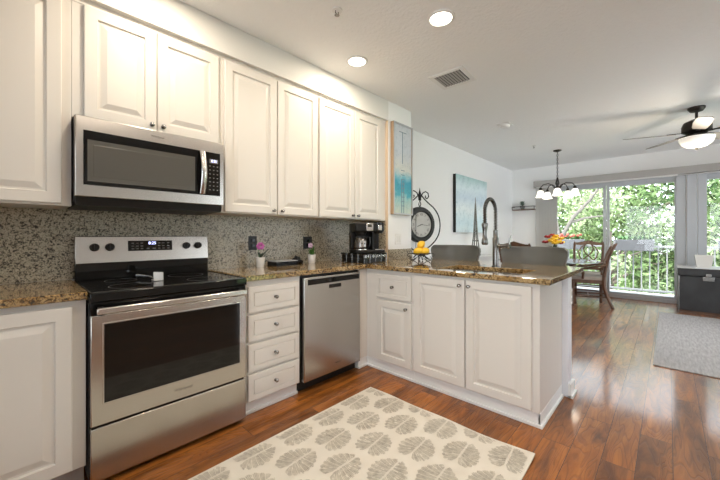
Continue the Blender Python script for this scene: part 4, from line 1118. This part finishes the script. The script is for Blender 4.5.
for (l, h, d, r, mt) in ((-.125, .215, 0, .045, 'red'), (-.08, .30, .02, .042, 'red'), (-.055, .235, -.04, .05, 'yellow'), (.0, .265, -.03, .052, 'yellow'), (.045, .31, .02, .045, 'yellow'), (.055, .22, -.04, .05, 'yellow'), (.115, .27, 0, .045, 'yellow'), (.10, .20, -.02, .04, 'red'), (-.01, .20, -.06, .042, 'yellow'), (.0, .33, .03, .035, 'red'), (.15, .21, .02, .035, 'yellow')):
    blossom((x + R_[0] * l + fx * d, y + R_[1] * l * 1.1 + fy * d, zt + h * 1.05 + .08), r * 1.12, mt)

# ================================================================== living side: rug, trunk, pots
tag(obj('area_rug', MB().box(3.72, 6.50, -4.6, -2.485, .0006, .010), 'grey_rug', bevel=.003), 'distressed grey area rug on the living room floor', 'rug')
t = thing('storage_trunk', 'charcoal storage trunk with metal latch and pale lid edge', 'trunk', (7.0, -3.2, 0))
a0, a1, c0, c1 = 6.70, 7.24, -3.80, -2.69
obj('base', MB().box(a0 + .01, a1 - .01, c0 + .01, c1 - .01, 0, .045), 'wood', t)
obj('case', MB().box(a0, a1, c0, c1, .045, .56), 'trunk', t, bevel=.008)
li = obj('lid', MB().box(a0, a1, c0, c1, .565, .675), 'trunk', t, bevel=.008)
e = MB(); e.box(a0 - .006, a1 + .006, c0 - .006, c1 + .006, .675, .690); obj('lid_top', e, 'trunk_top', li, bevel=.003)
e = MB()
for yy in (c0, c1 - .02): e.box(a0 - .004, a0, yy, yy + .02, .045, .56)
obj('corner_strap', e, 'nickel', t)
lt = MB(); lt.box(a0 - .012, a0, -3.07, -2.95, .50, .565); lt.box(a0 - .016, a0, -3.04, -2.98, .565, .61); obj('latch', lt, 'nickel', t, bevel=.004)
t = thing('white_planter_pot', 'square tapered white pot standing on the storage trunk', 'pot', (6.86, -2.97, .6905))
pb, pt_ = .075, .100
vs = [(6.86 + sx * q, -2.97 + sy * q, z) for (q, z) in ((pb, .6905), (pt_, .875), (pt_ - .008, .875), (pb - .004, .72)) for sx, sy in ((-1, -1), (1, -1), (1, 1), (-1, 1))]
fs = [(3, 2, 1, 0), (12, 13, 14, 15)] + [(4 * i + k, 4 * i + (k + 1) % 4, 4 * (i + 1) + (k + 1) % 4, 4 * (i + 1) + k) for i in range(3) for k in range(4)]
obj('pot', MB().add(vs, fs), 'white_cer', t, bevel=.003)
t = thing('dark_plant', 'dark leafy plant in black pot beside the white pot, at frame edge', 'plant', (6.95, -3.22, .6905))
obj('pot', MB().lathe([(.0001, 0), (.05, 0), (.065, .09), (.0001, .085)], (6.95, -3.22, .6905), 16, close=False), 'satin_black', t, smooth=True)
m = MB()
for k in range(36):
    a = random.random() * 2 * PI; r = .03 + .09 * random.random(); blade_leaf(m, (6.95, -3.22, .77), (6.95 + r * math.cos(a), -3.22 + r * math.sin(a), .80 + random.random() * .16), .022, .02, 4)
obj('leaves', m, 'leaf_dk', t)

# blinds and valance
tag(obj('valance', MB().box(XF - .11, XF - .001, -4.8, -.47, 2.205, 2.325), 'valance', bevel=.004), 'long taupe valance above the sliding glass doors', 'valance')
t = thing('vertical_blind', 'grey vertical blind stacked at the left of the glass doors', 'blind', (XF - .06, -.7, 0))
obj('track', MB().box(XF - .09, XF - .03, -2.7, -.52, 2.180, 2.2045), 'plastic_white', t)
for k in range(13):
    yy = -.535 - .029 * k; m = MB().box(-.040, .040, -.0015, .0015, .06, 2.18).xf(Matrix.Translation((XF - .062, yy, 0)) @ Matrix.Rotation(math.radians(62), 4, 'Z')); obj('slat', m, 'blind', t)

# ================================================================== outside
struct('floor_balcony', MB().box(XF + .12, 9.25, YR - 1, 1.5, -.30, -.08), 'concrete')
t = thing('balcony_railing', 'pale grey balcony railing with upright pickets outside the glass', 'railing', (9.1, -2, -.08))
obj('top_rail', MB().box(9.07, 9.13, -6.0, 1.4, .905, .95), 'rail', t, bevel=.006)
obj('bottom_rail', MB().box(9.08, 9.12, -6.0, 1.4, -.03, .01), 'rail', t, bevel=.004)
yy = 1.35
while yy > -5.0:
    obj('picket', MB().box(9.09, 9.112, yy - .011, yy + .011, .01, .905), 'rail', t); yy -= .135
for yy in (1.38, -.42, -2.74, -5.2): obj('post', MB().box(9.06, 9.14, yy - .04, yy + .04, -.08, .96), 'rail', t)
def window_box(label, y0, y1, flowers):
    t = thing('railing_planter', label, 'planter', (8.96, (y0 + y1) / 2, .84), group='planter boxes on the balcony railing')
    vs = []
    for (z, i) in ((.84, .02), (1.075, 0)):
        vs += [(8.85 + i, y0 + i, z), (9.055 - i * .2, y0 + i, z), (9.055 - i * .2, y1 - i, z), (8.85 + i, y1 - i, z)]
    obj('box', MB().add(vs, [(3, 2, 1, 0), (4, 5, 6, 7), (0, 1, 5, 4), (1, 2, 6, 5), (2, 3, 7, 6), (3, 0, 4, 7)]), 'planter', t, bevel=.006)
    hk = MB()
    for q in (y0 + .1, y1 - .1): hk.box(9.04, 9.145, q - .01, q + .01, .955, .965)
    obj('hanger', hk, 'rail', t)
    m = MB(); n = 70
    for k in range(n):
        yy = y0 + .04 + (y1 - y0 - .08) * random.random(); blade_leaf(m, (8.95, yy, 1.07), (8.95 + random.uniform(-.09, .09), yy + random.uniform(-.06, .06), 1.10 + random.random() * .07), .018, .01, 3)
    obj('leaves', m, 'leaf', t)
    if flowers:
        m = MB()
        for k in range(22): m.sphere((8.93 + random.uniform(-.06, .06), y0 + .05 + (y1 - y0 - .1) * random.random(), 1.12 + random.random() * .08), .03, 8, 6)
        obj('blossoms', m, simple('coral_petal', (.45, .10, .07), .6), t, smooth=True)
window_box('grey planter with green plants on the railing, in the right-hand glass', -2.38, -1.70, False)
window_box('grey planter with red blossoms on the railing, behind the flowers', -1.15, -.40, True)
window_box('grey planter on the railing at the right edge of the frame', -3.85, -3.27, False)

gp = MB().box(9.25, 90, -60, 60, -3.3, -3.0); struct('floor_lawn', gp, 'grass')

def tree(label, x, y, cz, rx, rz, n, mats, leaf=.16, seed=0, trunk=.14):
    rng = np.random.default_rng(seed)
    t = thing('tree', label, 'tree', (x, y, -3.0), group='trees beyond the balcony')
    m = MB(); m.tube([(x, y, -3.0), (x + .1, y + .1, -1), (x, y + .1, cz - rz * .3), (x + .1, y, cz + rz * .3)], [trunk, trunk * .85, trunk * .7, trunk * .3], 9)
    for k in range(6):
        a = rng.uniform(0, 2 * PI); h = cz + rz * rng.uniform(-.6, .2)
        m.tube([(x, y, h), (x + rx * .4 * math.cos(a), y + rx * .4 * math.sin(a), h + rz * .25), (x + rx * .8 * math.cos(a), y + rx * .8 * math.sin(a), h + rz * .35)], [trunk * .45, trunk * .3, trunk * .1], 6)
    obj('trunk', m, 'bark', t, smooth=True)
    nb = 46
    cen = rng.normal(size=(nb, 3)); cen /= np.linalg.norm(cen, axis=1)[:, None]; cen *= rng.uniform(.35, 1, (nb, 1)) ** .5
    cen = cen * [rx * .85, rx * .85, rz * .85] + [x, y, cz]
    which = rng.integers(0, nb, n)
    off = rng.normal(size=(n, 3)); off /= np.linalg.norm(off, axis=1)[:, None]
    P = cen[which] + off * rng.uniform(.3, 1, (n, 1)) * np.array([rx, rx, rz * .75]) * .30
    d1 = rng.normal(size=(n, 3)); d1[:, 2] -= .3; d1 /= np.linalg.norm(d1, axis=1)[:, None]
    d2 = np.cross(d1, rng.normal(size=(n, 3))); d2 /= np.linalg.norm(d2, axis=1)[:, None]
    L_ = leaf * rng.uniform(.6, 1.3, (n, 1)); nn = np.cross(d1, d2) * L_ * .12
    V = np.stack([P - d1 * L_ * .6, P + d2 * L_ * .30 + nn, P + d1 * L_ * .6, P - d2 * L_ * .30 + nn], 1).reshape(-1, 3)
    F = [(4 * i, 4 * i + 1, 4 * i + 2, 4 * i + 3) for i in range(n)]
    me = bpy.data.meshes.new('foliage'); me.from_pydata((V - np.array([x, y, -3.0])).tolist(), [], F)
    for q in mats: me.materials.append(M[q])
    me.polygons.foreach_set('material_index', (which % len(mats)).astype(np.int32))
    o = bpy.data.objects.new('foliage', me); C.objects.link(o); o.parent = t
TR = [('pale tree left of the chandelier, seen through the left glass panel', 15.5, .9, 1.3, 2.6, 3.2, 4200, ['fol2', 'fol', 'fol2']),
      ('leaning tree behind the chandelier shades in the left glass panel', 13.2, -1.2, .6, 1.7, 2.3, 2600, ['fol', 'fol2']),
      ('dense green tree behind the frame between the two glass panels', 15.0, -3.2, 1.5, 2.5, 3.2, 4600, ['fol', 'fol3', 'fol2']),
      ('bright leafy tree in the middle of the right glass panel', 13.6, -4.4, .8, 2.0, 2.5, 3600, ['fol2', 'fol', 'fol2']),
      ('tree behind the post between the two door units', 15.5, -7.0, 1.4, 2.7, 3.2, 4200, ['fol', 'fol2', 'fol3']),
      ('tree filling the glass at the right edge of the frame', 13.2, -7.0, .9, 2.2, 2.6, 3600, ['fol2', 'fol'])]
for i, (lab, x, y, cz, rx, rz, n, ms) in enumerate(TR): tree(lab, x, y, cz, rx, rz, int(n * 1.5), ms, .14, i + 3)
t = thing('tree', 'pale leaning tree with bare branches behind the left glass panel', 'tree', (12.0, .3, -3.0), group='trees beyond the balcony')
bm2 = MB()
bm2.tube([(12.0, .3, -3.0), (12.0, .25, -1), (12.0, .12, .2), (12.0, -.07, 1.15), (12.0, -.4, 1.78), (12.0, -.82, 2.26), (12.0, -1.10, 2.72)], [.10, .09, .075, .065, .055, .045, .03], 9)
bm2.tube([(12.0, -.29, 1.57), (12.1, -.67, 1.71), (12.1, -1.25, 1.78)], [.05, .035, .018], 7)
bm2.tube([(12.0, -.02, 1.0), (12.1, .15, 1.9), (12.1, .4, 2.6)], [.05, .035, .02], 7)
obj('trunk', bm2, simple('pale_bark', (.15, .135, .12), .9, var=.25, vscale=12), t, smooth=True)
def hedge(label, x, y, w, seed):
    tree(label, x, y, -1.9, w, 1.2, 2600, ['fol3', 'fol', 'fol2'], .15, seed, .06)
hedge('low bush under the trees behind the left railing', 11.6, -1.0, 1.6, 31)
hedge('low bush under the trees behind the middle of the railing', 11.8, -3.6, 1.6, 32)
hedge('low bush under the trees at the right of the railing', 11.6, -6.2, 1.6, 33)
for i, (yy, lab) in enumerate(((4.5, 'far tall tree at the left of the view outside'), (-1.5, 'far tall tree behind the left trees'), (-7.5, 'far tall tree behind the right glass panel'), (-14, 'far tall tree at the right of the view outside'))):
    tree(lab, 22, yy, 2.0, 4.2, 5.0, 4600, ['fol', 'fol2', 'fol3'], .27, 50 + i, .25)
